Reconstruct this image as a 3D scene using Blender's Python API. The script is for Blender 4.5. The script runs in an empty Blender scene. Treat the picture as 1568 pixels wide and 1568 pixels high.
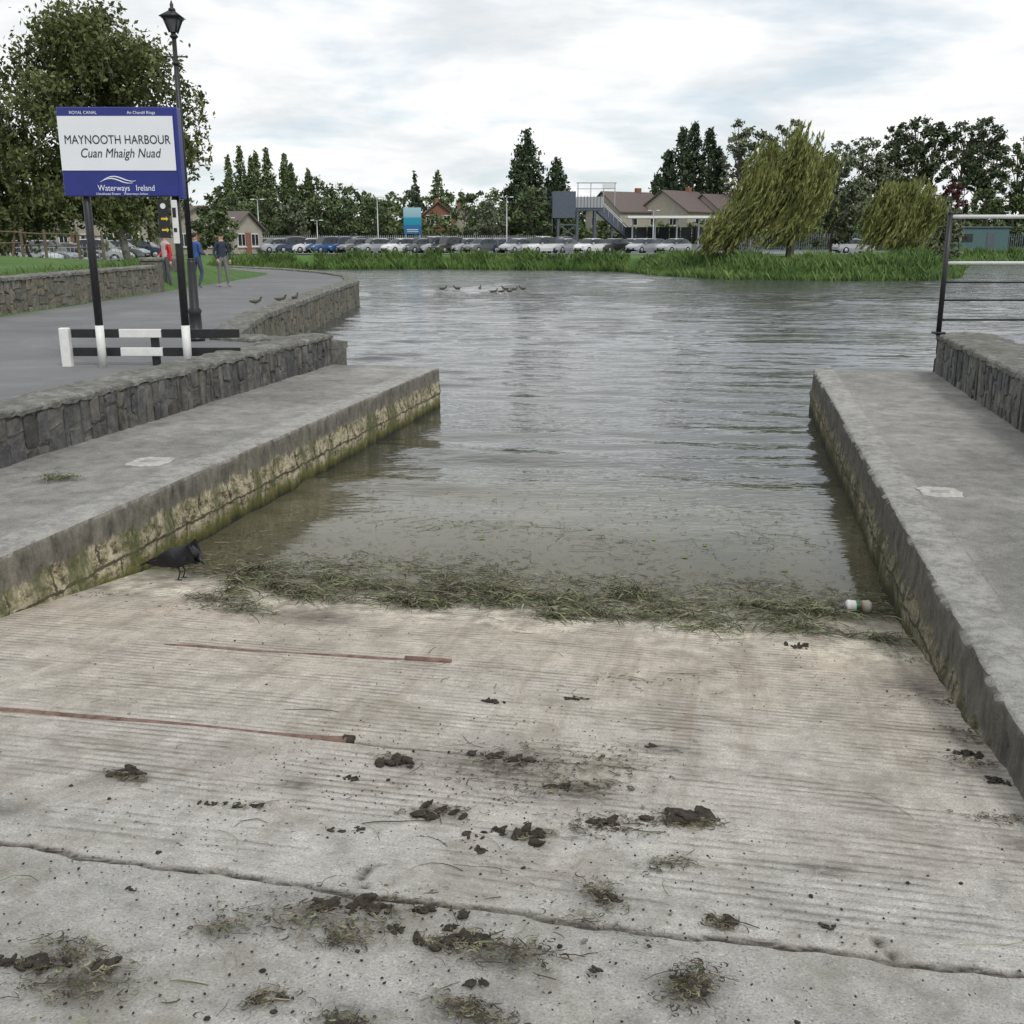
import bpy, math, random
import numpy as np
from mathutils import Vector, Matrix, noise
R=random.Random(7); NR=np.random.RandomState(5)
A=math.radians(11.85); CA,SA=math.cos(A),math.sin(A)
scene=bpy.context.scene; COL=scene.collection
def W(X,Y): return (X*CA+Y*SA, -X*SA+Y*CA)     # slipway axes -> world
def sst(a,b,x):
    t=np.clip((x-a)/(b-a),0,1); return t*t*(3-2*t)
# ------------------------------------------------------------------ materials
class N:
    def __init__(s,name):
        s.m=bpy.data.materials.new(name); s.m.use_nodes=True; s.t=s.m.node_tree; s.t.nodes.clear()
        s.out=s.n("ShaderNodeOutputMaterial"); s.p=s.n("ShaderNodeBsdfPrincipled"); s.l(s.p.outputs[0],s.out.inputs[0])
    def n(s,t,**k):
        x=s.t.nodes.new(t)
        for a,b in k.items(): setattr(x,a,b)
        return x
    def l(s,a,b): s.t.links.new(a,b)
    def co(s,kind="Object",scale=(1,1,1),rot=(0,0,0)):
        c=s.n("ShaderNodeTexCoord"); mp=s.n("ShaderNodeMapping"); mp.inputs["Scale"].default_value=scale; mp.inputs["Rotation"].default_value=rot
        s.l(c.outputs[kind],mp.inputs[0]); return mp.outputs[0]
    def noise(s,vec,scale,detail=4,rough=.6,dist=0):
        x=s.n("ShaderNodeTexNoise"); x.inputs["Scale"].default_value=scale; x.inputs["Detail"].default_value=min(detail,5)
        x.inputs["Roughness"].default_value=rough; x.inputs["Distortion"].default_value=dist
        s.l(vec,x.inputs["Vector"]); return x.outputs["Fac"]
    def ramp(s,fac,stops):
        x=s.n("ShaderNodeValToRGB"); e=x.color_ramp.elements
        while len(e)<len(stops): e.new(.5)
        for i,(p,c) in enumerate(stops):
            e[i].position=p; e[i].color=(c[0],c[1],c[2],1) if not isinstance(c,(int,float)) else (c,c,c,1)
        s.l(fac,x.inputs[0]); return x.outputs[0]
    def mix(s,fac,a,b,mode='MIX'):
        x=s.n("ShaderNodeMix"); x.data_type='RGBA'; x.blend_type=mode
        for v,i in ((fac,0),(a,6),(b,7)):
            if hasattr(v,'is_linked') or hasattr(v,'links'): s.l(v,x.inputs[i])
            elif i==0: x.inputs[0].default_value=v
            else: x.inputs[i].default_value=(v[0],v[1],v[2],1)
        return x.outputs[2]
    def math(s,op,a,b=None,c=None,clamp=False):
        x=s.n("ShaderNodeMath"); x.operation=op; x.use_clamp=clamp
        for i,v in enumerate((a,b,c)):
            if v is None: continue
            if hasattr(v,'links'): s.l(v,x.inputs[i])
            else: x.inputs[i].default_value=v
        return x.outputs[0]
    def mr(s,v,a,b,c=0,d=1):
        x=s.n("ShaderNodeMapRange"); s.l(v,x.inputs[0])
        for i,q in enumerate((a,b,c,d)): x.inputs[i+1].default_value=q
        return x.outputs[0]
    def sep(s,v):
        x=s.n("ShaderNodeSeparateXYZ"); s.l(v,x.inputs[0]); return x.outputs
    def base(s,c):
        if hasattr(c,'links'): s.l(c,s.p.inputs["Base Color"])
        else: s.p.inputs["Base Color"].default_value=(c[0],c[1],c[2],1)
    def rough(s,c):
        if hasattr(c,'links'): s.l(c,s.p.inputs["Roughness"])
        else: s.p.inputs["Roughness"].default_value=c
    def bump(s,h,strength=.5,dist=.02):
        x=s.n("ShaderNodeBump"); x.inputs["Strength"].default_value=strength; x.inputs["Distance"].default_value=dist
        s.l(h,x.inputs["Height"]); s.l(x.outputs[0],s.p.inputs["Normal"])
def simple(name,c1,c2=None,scale=8,rough=.7,bump=.3,bd=.01,metal=0,detail=4):
    n=N(name); v=n.co(); f=n.noise(v,scale,detail)
    c2=c2 or tuple(x*.75 for x in c1)
    n.base(n.ramp(f,[(.3,c2),(.7,c1)])); n.rough(rough); n.p.inputs["Metallic"].default_value=metal
    if bump: n.bump(f,bump,bd)
    return n.m
def foliage(name,dark,mid,light,clump=.5,trans=0):
    n=N(name); g=n.n("ShaderNodeNewGeometry"); v=n.co()
    f=n.noise(v,clump,2,.6); r=g.outputs["Random Per Island"]
    k=n.math('ADD',n.math('MULTIPLY',f,1.1),n.math('MULTIPLY',r,.55))
    k=n.math('SUBTRACT',k,.32)
    c=n.ramp(k,[(.15,dark),(.5,mid),(.85,light)])
    n.base(c); n.rough(.6); n.p.inputs["Specular IOR Level"].default_value=.25
    if trans:
        tr=n.n("ShaderNodeBsdfTranslucent"); n.l(c,tr.inputs[0]); mx=n.n("ShaderNodeMixShader"); mx.inputs[0].default_value=trans
        n.l(n.p.outputs[0],mx.inputs[1]); n.l(tr.outputs[0],mx.inputs[2]); n.l(mx.outputs[0],n.out.inputs[0])
    return n.m
def stone(name,cols,noise_s=9):
    n=N(name); g=n.n("ShaderNodeNewGeometry"); v=n.co(); r=g.outputs["Random Per Island"]
    c=n.ramp(r,[(i/(len(cols)-1),c) for i,c in enumerate(cols)])
    f=n.noise(v,noise_s,5,.7); c=n.mix(1,c,n.ramp(f,[(.3,.5),(.5,.95),(.7,1.5)]),'MULTIPLY')
    f2=n.noise(v,2.3,5,.7); c=n.mix(n.ramp(f2,[(.5,0),(.68,.6)]),c,(.24,.235,.21))
    n.base(c); n.rough(.9); n.bump(n.noise(v,22,5,.75),.9,.02); return n.m
# ------------------------------------------------------------------ mesh builder
class B:
    def __init__(s): s.v=[];s.f=[];s.m=[]
    def add(s,vs,fs,mi=0):
        o=len(s.v); s.v.extend([tuple(map(float,q)) for q in vs]); s.f.extend([tuple(o+i for i in q) for q in fs]); s.m.extend([mi]*len(fs))
    def box(s,c,sz,mi=0,rz=0,rx=0,ry=0,bev=0,taper=1):
        M=Matrix.Rotation(rz,3,'Z')@Matrix.Rotation(ry,3,'Y')@Matrix.Rotation(rx,3,'X'); c=Vector(c)
        x,y,z=sz[0]/2,sz[1]/2,sz[2]/2
        if bev==0:
            L=[(-x,-y,-z),(x,-y,-z),(x,y,-z),(-x,y,-z),(-x*taper,-y*taper,z),(x*taper,-y*taper,z),(x*taper,y*taper,z),(-x*taper,y*taper,z)]
            F=[(3,2,1,0),(4,5,6,7),(0,1,5,4),(1,2,6,5),(2,3,7,6),(3,0,4,7)]
        else:
            L=[];b=bev
            for zz,i in ((-z,b),(-z+b,0),(z-b,0),(z,b)):
                X,Y=x-i,y-i
                L+=[(-X+b*(i==0),-Y,zz),(X-b*(i==0),-Y,zz),(X,-Y+b*(i==0),zz),(X,Y-b*(i==0),zz),(X-b*(i==0),Y,zz),(-X+b*(i==0),Y,zz),(-X,Y-b*(i==0),zz),(-X,-Y+b*(i==0),zz)]
            F=[tuple(range(7,-1,-1)),tuple(range(24,32))]
            for k in range(3):
                for i in range(8): F.append((k*8+i,k*8+(i+1)%8,k*8+8+(i+1)%8,k*8+8+i))
        s.add([M@Vector(q)+c for q in L],F,mi)
    def tube(s,pts,rads,mi=0,seg=8,cap=True):
        pts=[Vector(p) for p in pts]; n=len(pts); L=[]
        if not hasattr(rads,'__len__'): rads=[rads]*n
        for i,p in enumerate(pts):
            d=(pts[min(i+1,n-1)]-pts[max(i-1,0)]).normalized()
            u=d.cross(Vector((0,0,1)) if abs(d.z)<.9 else Vector((1,0,0))).normalized(); w=d.cross(u)
            for k in range(seg):
                a=2*math.pi*k/seg; L.append(p+(u*math.cos(a)+w*math.sin(a))*rads[i])
        F=[(i*seg+k,i*seg+(k+1)%seg,(i+1)*seg+(k+1)%seg,(i+1)*seg+k) for i in range(n-1) for k in range(seg)]
        if cap: F+= [tuple(range(seg-1,-1,-1)),tuple((n-1)*seg+k for k in range(seg))]
        s.add(L,F,mi)
    def ell(s,c,r,mi=0,u=10,w=7,jit=0,rz=0,ry=0):
        if not hasattr(r,'__len__'): r=(r,r,r)
        M=Matrix.Rotation(rz,3,'Z')@Matrix.Rotation(ry,3,'Y'); c=Vector(c); L=[];F=[]
        for i in range(1,w):
            t=math.pi*i/w
            for k in range(u):
                a=2*math.pi*k/u; j=1+R.uniform(-jit,jit)
                L.append(M@Vector((r[0]*math.sin(t)*math.cos(a)*j,r[1]*math.sin(t)*math.sin(a)*j,r[2]*math.cos(t)*j))+c)
        L.append(M@Vector((0,0,r[2]))+c);L.append(M@Vector((0,0,-r[2]))+c); T=len(L)-2
        for i in range(w-2):
            for k in range(u): F.append((i*u+k,(i+1)*u+k,(i+1)*u+(k+1)%u,i*u+(k+1)%u))
        for k in range(u): F.append((T,k,(k+1)%u)); F.append((T+1,(w-2)*u+(k+1)%u,(w-2)*u+k))
        s.add(L,F,mi)
    def quads(s,V,mi=0):   # V: (n,4,3) array
        o=len(s.v); n=len(V); s.v.extend(map(tuple,V.reshape(-1,3).tolist()))
        s.f.extend([(o+4*i,o+4*i+1,o+4*i+2,o+4*i+3) for i in range(n)]); s.m.extend([mi]*n)
    def build(s,name,mats,smooth=False,loc=(0,0,0),rz=0,parent=None,scale=1):
        me=bpy.data.meshes.new(name); me.from_pydata(s.v,[],s.f)
        for m in mats: me.materials.append(m)
        me.polygons.foreach_set("material_index",s.m)
        if smooth: me.polygons.foreach_set("use_smooth",[True]*len(s.f))
        me.update(); o=bpy.data.objects.new(name,me); COL.objects.link(o)
        o.location=loc; o.rotation_euler=(0,0,rz); o.scale=(scale,)*3
        if parent: o.parent=parent
        return o
def empty(name,loc=(0,0,0),rz=0):
    o=bpy.data.objects.new(name,None); COL.objects.link(o); o.location=loc; o.rotation_euler=(0,0,rz); return o
def leafq(P,size,aspect=.45,droop=0,NRs=NR):
    n=len(P); d=NRs.normal(size=(n,3)); d[:,2]=d[:,2]*(1-droop)-droop*1.6; d/=np.linalg.norm(d,axis=1)[:,None]
    e=NRs.normal(size=(n,3)); e=np.cross(d,e); e/=np.linalg.norm(e,axis=1)[:,None]+1e-9
    sz=(size*NRs.uniform(.6,1.4,n))[:,None]; a=d*sz; b=e*sz*aspect
    return np.stack([P-a,P+b-a*.1,P+a,P-b-a*.1],axis=1)
# ------------------------------------------------------------------ material library
def asph_mat():
    n=N("asphalt"); v=n.co(); f=n.noise(v,70,3,.7); g=n.noise(v,.5,5,.7,.5)
    c=n.ramp(g,[(.3,(.125,.125,.13)),(.5,(.155,.155,.16)),(.7,(.20,.198,.195))]); c=n.mix(1,c,n.ramp(f,[(.3,.7),(.7,1.3)]),'MULTIPLY')
    n.base(c); n.rough(.9); n.bump(f,.4,.004); return n.m
M_asph=asph_mat()
M_black=simple("black_paint",(.02,.02,.022),(.012,.012,.014),20,.45,.1,.002)
M_white=simple("white_paint",(.78,.78,.76),(.68,.68,.66),12,.5,.1,.002)
M_blue=simple("blue_paint",(.02,.032,.22),(.017,.027,.19),5,.35,0)
M_signw=simple("sign_white",(.80,.82,.86),(.77,.79,.83),3,.35,0)
M_yel=simple("yellow_paint",(.8,.6,.03),None,5,.5,0)
M_grey=simple("galvanised_steel",(.45,.46,.48),(.36,.37,.39),10,.4,.1,.002,.6)
M_rust=simple("rusted_iron",(.24,.16,.13),(.085,.05,.04),18,.9,.8,.008)
M_bark=simple("bark",(.13,.11,.085),(.06,.05,.04),6,.9,.5,.03)
M_birch=simple("birch_bark",(.42,.40,.36),(.12,.11,.10),4,.8,.3,.02)
M_wallst=stone("dark_rubble_stone",[(.05,.05,.055),(.10,.10,.10),(.07,.067,.062),(.15,.142,.125),(.085,.085,.09)])
M_quayst=stone("quay_stone",[(.13,.12,.09),(.20,.18,.13),(.11,.11,.09),(.17,.16,.13)])
M_mort=simple("mortar",(.17,.165,.148),(.07,.07,.063),12,.95,.8,.03)
def cope_mat():
    n=N("coping_concrete"); v=n.co(); f=n.noise(v,6,5,.75); f2=n.noise(v,1.2,4,.6); f3=n.noise(v,45,3,.7)
    c=n.ramp(f,[(.3,(.07,.07,.063)),(.5,(.18,.177,.16)),(.66,(.32,.315,.285))]); c=n.mix(n.ramp(f2,[(.4,0),(.65,.5)]),c,(.12,.115,.095))
    n.base(c); n.rough(.95); n.bump(n.math('ADD',f,f3),.9,.03); return n.m
M_cope=cope_mat()
def slip_mat():
    n=N("slipway_concrete"); v=n.co(); X,Y,Z=n.sep(v)
    big=n.noise(v,.9,4,.6); mid=n.noise(v,7,5,.72); fine=n.noise(v,120,3,.7)
    warm=n.mr(Y,3.0,6.0)
    warm=n.math('MULTIPLY',warm,n.mr(big,.25,.6,.5,1),clamp=True)
    c=n.mix(warm,(.47,.452,.42),(.53,.46,.375))
    c=n.mix(n.math('MULTIPLY',n.mr(n.math('ADD',Y,n.math('MULTIPLY',big,1.4)),6.8,7.2),n.mr(mid,.40,.53)),c,(.68,.63,.52))
    c=n.mix(n.mr(Y,2.79,2.74,0,.42),c,(.29,.29,.272))
    c=n.mix(1,c,n.ramp(mid,[(.25,.58),(.42,.88),(.58,1.06),(.75,1.32)]),'MULTIPLY')
    c=n.mix(1,c,n.ramp(fine,[(.28,.30),(.42,.88),(.60,1.07),(.72,1.7)]),'MULTIPLY')
    c=n.mix(n.ramp(n.noise(v,2.1,5,.78,.4),[(.47,0),(.66,.68)]),c,(.23,.205,.165))
    st=n.noise(n.co(scale=(5,.35,1)),1.6,4,.7); c=n.mix(n.math('MULTIPLY',n.ramp(st,[(.5,0),(.68,.5)]),n.mr(Y,2.6,4.5)),c,(.27,.22,.17))
    wob=n.noise(n.co(scale=(1.2,7,1)),3,3,.7); yy=n.math('ADD',Y,n.math('MULTIPLY',wob,.045))
    rib=n.math('SINE',n.math('MULTIPLY',yy,2*math.pi/.054))
    mask=n.math('MULTIPLY',n.mr(Y,2.8,2.9),n.mr(n.noise(n.co(scale=(.7,1.6,1)),2.6,5,.78),.40,.60))
    ribm=n.math('MULTIPLY',rib,mask)
    c=n.mix(1,c,n.ramp(n.mr(ribm,-1,1),[(0,.60),(.4,.98),(1,1.10)]),'MULTIPLY')
    wet=n.mr(n.math('ADD',Y,n.math('MULTIPLY',n.noise(v,2.5,4,.6),.9)),7.35,7.75)
    c=n.mix(wet,c,(.15,.135,.085))
    at=n.n("ShaderNodeAttribute"); at.attribute_name="dirt"
    c=n.mix(at.outputs["Fac"],c,(.045,.036,.027))
    n.base(c); n.l(n.mr(wet,0,1,.92,.4),n.p.inputs["Roughness"])
    h=n.math('ADD',n.math('MULTIPLY',ribm,.28),n.math('ADD',n.math('MULTIPLY',mid,.9),n.math('MULTIPLY',fine,.6)))
    n.bump(h,.9,.014); return n.m
M_slip=slip_mat()
def walk_mat(name,edge,upc,dk,lim):
    n=N(name); v=n.co(); X,Y,Z=n.sep(v)
    mid=n.noise(v,5,5,.75); fine=n.noise(v,95,3,.75); big=n.noise(v,.8,5,.7,.4)
    c=n.ramp(big,[(.3,(.17,.166,.155)),(.5,(.25,.244,.228)),(.7,(.35,.34,.315))])
    c=n.mix(1,c,n.ramp(mid,[(.25,.6),(.5,1),(.75,1.35)]),'MULTIPLY'); c=n.mix(1,c,n.ramp(fine,[(.3,.35),(.45,.92),(.6,1.08),(.7,1.7)]),'MULTIPLY')
    ed=n.math('ABSOLUTE',n.math('SUBTRACT',X,edge)); e=n.math('MULTIPLY',n.mr(ed,.34,.26),n.mr(n.noise(v,9,5,.8),.42,.60,.0,.65))
    c=n.mix(e,c,(.44,.43,.40))
    jt=n.math('ABSOLUTE',n.math('SUBTRACT',ed,.31)); c=n.mix(n.math('MULTIPLY',n.mr(jt,.010,.003,0,.6),n.mr(mid,.48,.6)),c,(.12,.12,.11))
    cmb=n.n("ShaderNodeCombineXYZ"); nn=n.noise(v,5,4,.7); n.l(n.math('ADD',Y,n.math('MULTIPLY',nn,.25)),cmb.inputs[0]); n.l(n.math('ADD',Z,n.math('MULTIPLY',nn,.10)),cmb.inputs[1])
    br=n.n("ShaderNodeTexBrick"); br.inputs["Scale"].default_value=1; br.inputs["Brick Width"].default_value=.52; br.inputs["Row Height"].default_value=.26; br.inputs["Mortar Size"].default_value=.016; br.inputs["Mortar Smooth"].default_value=.5
    n.l(cmb.outputs[0],br.inputs["Vector"])
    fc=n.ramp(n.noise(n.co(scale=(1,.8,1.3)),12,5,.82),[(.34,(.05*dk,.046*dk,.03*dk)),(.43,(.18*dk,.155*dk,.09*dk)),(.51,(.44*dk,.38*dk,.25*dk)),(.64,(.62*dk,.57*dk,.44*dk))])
    fc=n.mix(n.math('MULTIPLY',br.outputs["Fac"],.85),fc,(.03,.028,.02))
    fc=n.mix(n.ramp(n.noise(n.co(scale=(1,1,.22)),2.4,5,.75),[(.47,0),(.60,.85)]),fc,(.09*dk,.10*dk,.035*dk))
    up=n.mix(1,upc,n.ramp(n.noise(n.co(scale=(1,1,.5)),8,5,.8),[(.28,.3),(.5,1),(.7,1.6)]),'MULTIPLY')
    zt=n.math('ADD',Z,n.math('MULTIPLY',n.noise(n.co(scale=(1,1,.15)),4,5,.78),.36))
    fc=n.mix(n.mr(zt,lim,lim+.04),fc,up)
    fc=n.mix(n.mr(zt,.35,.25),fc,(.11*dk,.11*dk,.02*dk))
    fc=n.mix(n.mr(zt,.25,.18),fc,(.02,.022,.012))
    g=n.n("ShaderNodeNewGeometry"); nz=n.sep(g.outputs["True Normal"])[2]
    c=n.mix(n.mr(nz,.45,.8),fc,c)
    n.base(c); n.rough(.93); n.bump(n.math('ADD',mid,n.math('MULTIPLY',fine,.4)),1,.022); return n.m
M_walkL=walk_mat("left_walk_concrete",-4.54,(.17,.158,.13),1,.56); M_walkR=walk_mat("right_walk_concrete",1.25,(.11,.103,.085),.5,.50)  # right kerb face colours darkened: the shade on that side is painted in
def water_mat():
    n=N("canal_water"); v=n.co(); v2=n.co(rot=(0,0,A)); X,Y,Z=n.sep(v2)
    sh=n.mr(Y,7.4,12.0)
    film=n.noise(n.co(scale=(1,1.6,1)),1.6,5,.7,.6)
    deep=n.mix(n.mr(Y,10,26),(.045,.045,.032),(.062,.066,.068))
    c=n.mix(sh,(.15,.135,.085),deep)
    fl=n.math('MULTIPLY',n.ramp(film,[(.45,0),(.6,1)]),n.mr(Y,11.8,9.5,0,.55)); c=n.mix(fl,c,(.15,.14,.09))
    n.base(c)
    n.l(n.math('ADD',n.math('MULTIPLY',fl,.22),n.mr(Y,14,60,.02,.12)),n.p.inputs["Roughness"])
    n.p.inputs["IOR"].default_value=1.5
    n.l(n.mr(Y,7.3,9.6,.50,1),n.p.inputs["Alpha"])
    a=n.noise(n.co(scale=(.50,1.9,1),rot=(0,0,.15)),1.3,3,.5,.6); b=n.noise(n.co(scale=(.8,2.4,1),rot=(0,0,-.2)),4.5,2,.5,.4)
    cc=n.noise(n.co(scale=(.6,1.6,1)),.10,4,.6)
    h=n.math('ADD',n.math('MULTIPLY',a,n.mr(Y,22,50,.0,1.3)),n.math('MULTIPLY',b,.09))
    amp=n.math('MULTIPLY',n.mr(Y,8.4,11.5,.15,1),n.mr(cc,.38,.62,.45,1.35))
    n.bump(n.math('MULTIPLY',h,amp),1.0,.13); return n.m
M_water=water_mat()
def ground_mat():
    n=N("grass_ground"); v=n.co(); f=n.noise(v,.35,5,.7); g=n.noise(v,9,4,.7)
    c=n.ramp(f,[(.3,(.045,.095,.018)),(.55,(.075,.155,.028)),(.75,(.12,.19,.05))]); c=n.mix(1,c,n.ramp(g,[(.3,.6),(.7,1.3)]),'MULTIPLY')
    n.base(c); n.rough(.95); n.bump(g,1,.06); return n.m
M_ground=ground_mat()
F_birch=foliage("birch_foliage",(.04,.05,.018),(.115,.14,.05),(.22,.245,.10),.55,.3)
F_willow=foliage("willow_foliage",(.09,.11,.025),(.25,.285,.085),(.40,.41,.15),.7,.35)
F_mid=foliage("deciduous_foliage",(.035,.055,.024),(.095,.135,.055),(.18,.22,.10),.3)
F_mid2=foliage("grey_green_foliage",(.06,.075,.045),(.14,.165,.10),(.24,.26,.16),.3)
F_dark=foliage("conifer_foliage",(.016,.03,.018),(.045,.073,.038),(.095,.125,.06),.4)
F_pine=foliage("pine_foliage",(.03,.045,.026),(.075,.10,.055),(.14,.165,.085),.4)
F_red=foliage("copper_foliage",(.03,.012,.012),(.08,.03,.03),(.13,.055,.05),.4)
F_reed=foliage("reed_foliage",(.022,.045,.010),(.065,.125,.025),(.14,.21,.055),.35)
F_reed2=foliage("island_reed_foliage",(.03,.06,.014),(.085,.155,.038),(.17,.24,.075),.25)
F_weed=foliage("water_weed",(.03,.034,.015),(.10,.115,.052),(.26,.28,.155),5)
F_dry=foliage("dry_weed",(.022,.018,.012),(.075,.063,.04),(.27,.235,.17),8)
M_mud=simple("mud_clod",(.07,.055,.04),(.014,.012,.009),35,.95,1,.03)
# ------------------------------------------------------------------ ground heightfield
poly=[W(-6.35,16.1),(-4.9,18.6),(-5.3,21),(-5.6,23.6),(-5.8,28.4),(-6,34.3),(-6.2,42.5),(-7.2,48.2),(-9.3,53.6),(-12.6,59),(-17,66),(-19,78),(-17,91),(-6,92),(4,88),(8.6,85),(10.4,76),(13.5,69.5),(19,66.5),(26,67),(30,71.5),(36,86),(46,108),(60,118),(90,130),(135,140),(135,16.2),(7.2,16.2),W(3.1,17.0),W(3.0,5.5),W(-6.3,5.5)]
PA=np.array(poly); PB=np.roll(PA,-1,axis=0)
def sd(x,y):
    P=np.stack([x,y],-1)[...,None,:]; d=PB-PA; t=np.clip(((P-PA)*d).sum(-1)/(d*d).sum(-1),0,1)
    dist=np.sqrt((((PA+t[...,None]*d)-P)**2).sum(-1)).min(-1)
    inside=np.zeros(x.shape,bool)
    for (ax,ay),(bx,by) in zip(PA,PB):
        c=((ay>y)!=(by>y)); 
        if by!=ay: inside^=c&(x<(bx-ax)*(y-ay)/(by-ay)+ax)
    return np.where(inside,-dist,dist)
def gz(x,y):
    x=np.asarray(x,float);y=np.asarray(y,float)
    b=.78+.25*sst(70,85,y)+(.93+.35*sst(-13,-24,x))*sst(-11.8,-12.6,x)*(1-sst(40,60,y))*sst(-40,-20,y+0*x)
    b=b+.12*np.sin(x*.31+y*.17)*sst(86,100,y)*0.3
    b=b+.65*np.exp(-(((x-23)/9)**2+((y-75)/5)**2))
    s=sd(x,y); return -1.5+(b+1.5)*sst(-.3,2.2,s)
gx=np.concatenate([[-3000,-900,-300,-150,-100],np.linspace(-70,140,190),[180,300,900,3000]])
gy=np.concatenate([[-2500,-600,-150,-60],np.linspace(-25,165,185),[190,260,600,1500,4000]])
GX,GY=np.meshgrid(gx,gy); GZ=gz(GX,GY)
SXs=GX*CA-GY*SA; SYs=GX*SA+GY*CA
near=(SXs>-8.5)&(SXs<5.2)&(SYs<19)&(SYs>-20); GZ=np.where(near,np.minimum(GZ,-.2),GZ)
nx,ny=len(gx),len(gy); b=B(); V=np.stack([GX,GY,GZ],-1).reshape(-1,3)
F=[(j*nx+i,j*nx+i+1,(j+1)*nx+i+1,(j+1)*nx+i) for j in range(ny-1) for i in range(nx-1)]
b.add(V,F,0); b.build("ground",[M_ground],True)
# water sheet with real wavelets (long crests across the wind)
wx=np.concatenate([[-30,-20,-14],np.arange(-9,19,.10),np.linspace(19.2,60,60),[80,110,138]])
wy=np.concatenate([[-2,2,4],np.arange(5,24,.055),np.arange(24,45,.12),np.linspace(45.3,100,90),[110,125,142]])
WX,WY=np.meshgrid(wx,wy); WZ=np.zeros_like(WX); rw=np.random.RandomState(9)
SYw=WX*SA+WY*CA
wp=.62+.38*np.sin(WX*.45+1.3*np.sin(WY*.31))*np.sin(WY*.42+WX*.13+1)+.22*np.sin(WX*.21-WY*.17)
for i in range(30):
    lam=rw.uniform(.38,1.0) if i<18 else rw.uniform(1.0,1.9); th=rw.normal()*.20+.10; kx,ky=math.sin(th)*2*math.pi/lam,math.cos(th)*2*math.pi/lam
    ph=rw.rand()*6.283; arg=kx*WX+ky*WY+ph+.9*np.sin(WX*rw.uniform(.4,1.1)+WY*.2+ph)
    keep=1-sst(26,42,WY) if lam<.8 else 1
    WZ+=.0034*lam**.9*np.sin(arg)*keep*(1+.7*np.sin(WX*rw.uniform(.5,1.8)+ph*3)*np.sin(WY*rw.uniform(.3,1.2)+ph))
WZ*=np.clip(wp,.2,1.2)*sst(8.2,11.8,SYw)*(1-sst(60,95,WY))*(1-sst(25,60,np.abs(WX)))*1.55
nx,ny=len(wx),len(wy); b=B(); b.add(np.stack([WX,WY,WZ],-1).reshape(-1,3),[(j*nx+i,j*nx+i+1,(j+1)*nx+i+1,(j+1)*nx+i) for j in range(ny-1) for i in range(nx-1)]); b.build("canal_water",[M_water],True)
# ------------------------------------------------------------------ slipway
def slipz(Y): return .925-.125*np.maximum(Y,0)
xs=np.linspace(-4.6,1.3,190); ys=np.unique(np.round(np.concatenate([np.linspace(-20,1.4,25),np.linspace(1.41,8,400),np.arange(2.66,2.92,.003),np.arange(3.98,4.08,.003),np.arange(5.29,5.37,.004),np.linspace(8.1,14,30)]),4))
XX,YY=np.meshgrid(xs,ys); ZZ=slipz(YY); D=np.zeros_like(ZZ)
w1=2.77+.02*np.sin(XX*1.7)+.012*np.sin(XX*7.3)+.006*np.sin(XX*19)+.005*np.sin(XX*43)
def groove(dist,w): return np.exp(-(dist/w)**2)
g1=groove(YY-w1,.009+.003*np.sin(XX*11)); ZZ-=.010*sst(-.006,.006,w1-YY); D=np.maximum(D,g1*(.9+.1*np.sin(XX*5))); ZZ-=.016*g1
for (X0,Ya,Yb) in ((-1.09,2.77,2.95),(.54,2.77,2.9)):
    g=groove(XX-X0-.02*np.sin(YY*30),.013)*(YY>Ya)*(YY<Yb); D=np.maximum(D,g*.9); ZZ-=.02*g
g=groove(YY-(4.03-.012*np.sin(XX*3)-.006*np.sin(XX*17)),.011)*sst(-1.75,-1.6,XX)*(1-sst(-.4,-.1,XX)); D=np.maximum(D,g); ZZ-=.02*g
g=groove(YY-(5.33+.006*np.sin(XX*9)),.010)*sst(-1.5,-1.4,XX)*(1-sst(-.4,-.2,XX)); D=np.maximum(D,g*.9); ZZ-=.015*g
g=groove(YY-(6.86+.02*np.sin(XX*5)),.02)*sst(-2.3,-2.1,XX)*(1-sst(-.8,-.6,XX)); D=np.maximum(D,g*.8)
ZZ+= .006*np.sin(XX*2.3+1)*np.sin(YY*1.9)
stains=[(-2.31,3.40,.13),(-1.3,3.85,.12),(-1.0,3.39,.12),(-.63,3.29,.1),(-.32,2.91,.13),(-.5,3.7,.22),(-1.14,2.62,.2),(-.08,3.55,.1),(-.58,2.5,.12),(-1.41,2.45,.1),(-1.12,2.16,.09),(-1.65,2.12,.15),(-.03,2.5,.12),(-.58,2.25,.12),(-1.77,2.2,.15),(-.88,2.16,.1),(1.1,4.4,.15),(1.15,3.7,.12),(-2.6,6.2,.4),(-.9,3.95,.35),(1.1,5.6,.3),(.6,6.9,.5),(1.2,4.8,.2),(1.2,6.5,.25),(-4.5,6.5,.2),(-2.9,6.95,.4),(-1.6,7.0,.4),(-2.4,7.15,.5),(-.35,7.0,.35),(.3,7.0,.4),(-3.5,6.42,.22),(-.55,6.8,.25),(-1.6,3.5,.12),(-.2,4.3,.15),(.4,3.3,.12),(-2.6,3.0,.15)]
for X0,Y0,r in stains:
    D=np.maximum(D,.55*np.exp(-(((XX-X0)/r)**2+((YY-Y0)/(r*.7))**2)*1.3))
D=D*(.55+.9*NR.rand(*D.shape)); D=np.clip(D,0,1)
nx,ny=len(xs),len(ys); b=B(); b.add(np.stack([XX,YY,ZZ],-1).reshape(-1,3),[(j*nx+i,j*nx+i+1,(j+1)*nx+i+1,(j+1)*nx+i) for j in range(ny-1) for i in range(nx-1)])
o=b.build("slipway",[M_slip],True,rz=-A); at=o.data.attributes.new("dirt",'FLOAT','POINT'); at.data.foreach_set("value",D.reshape(-1))
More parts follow.
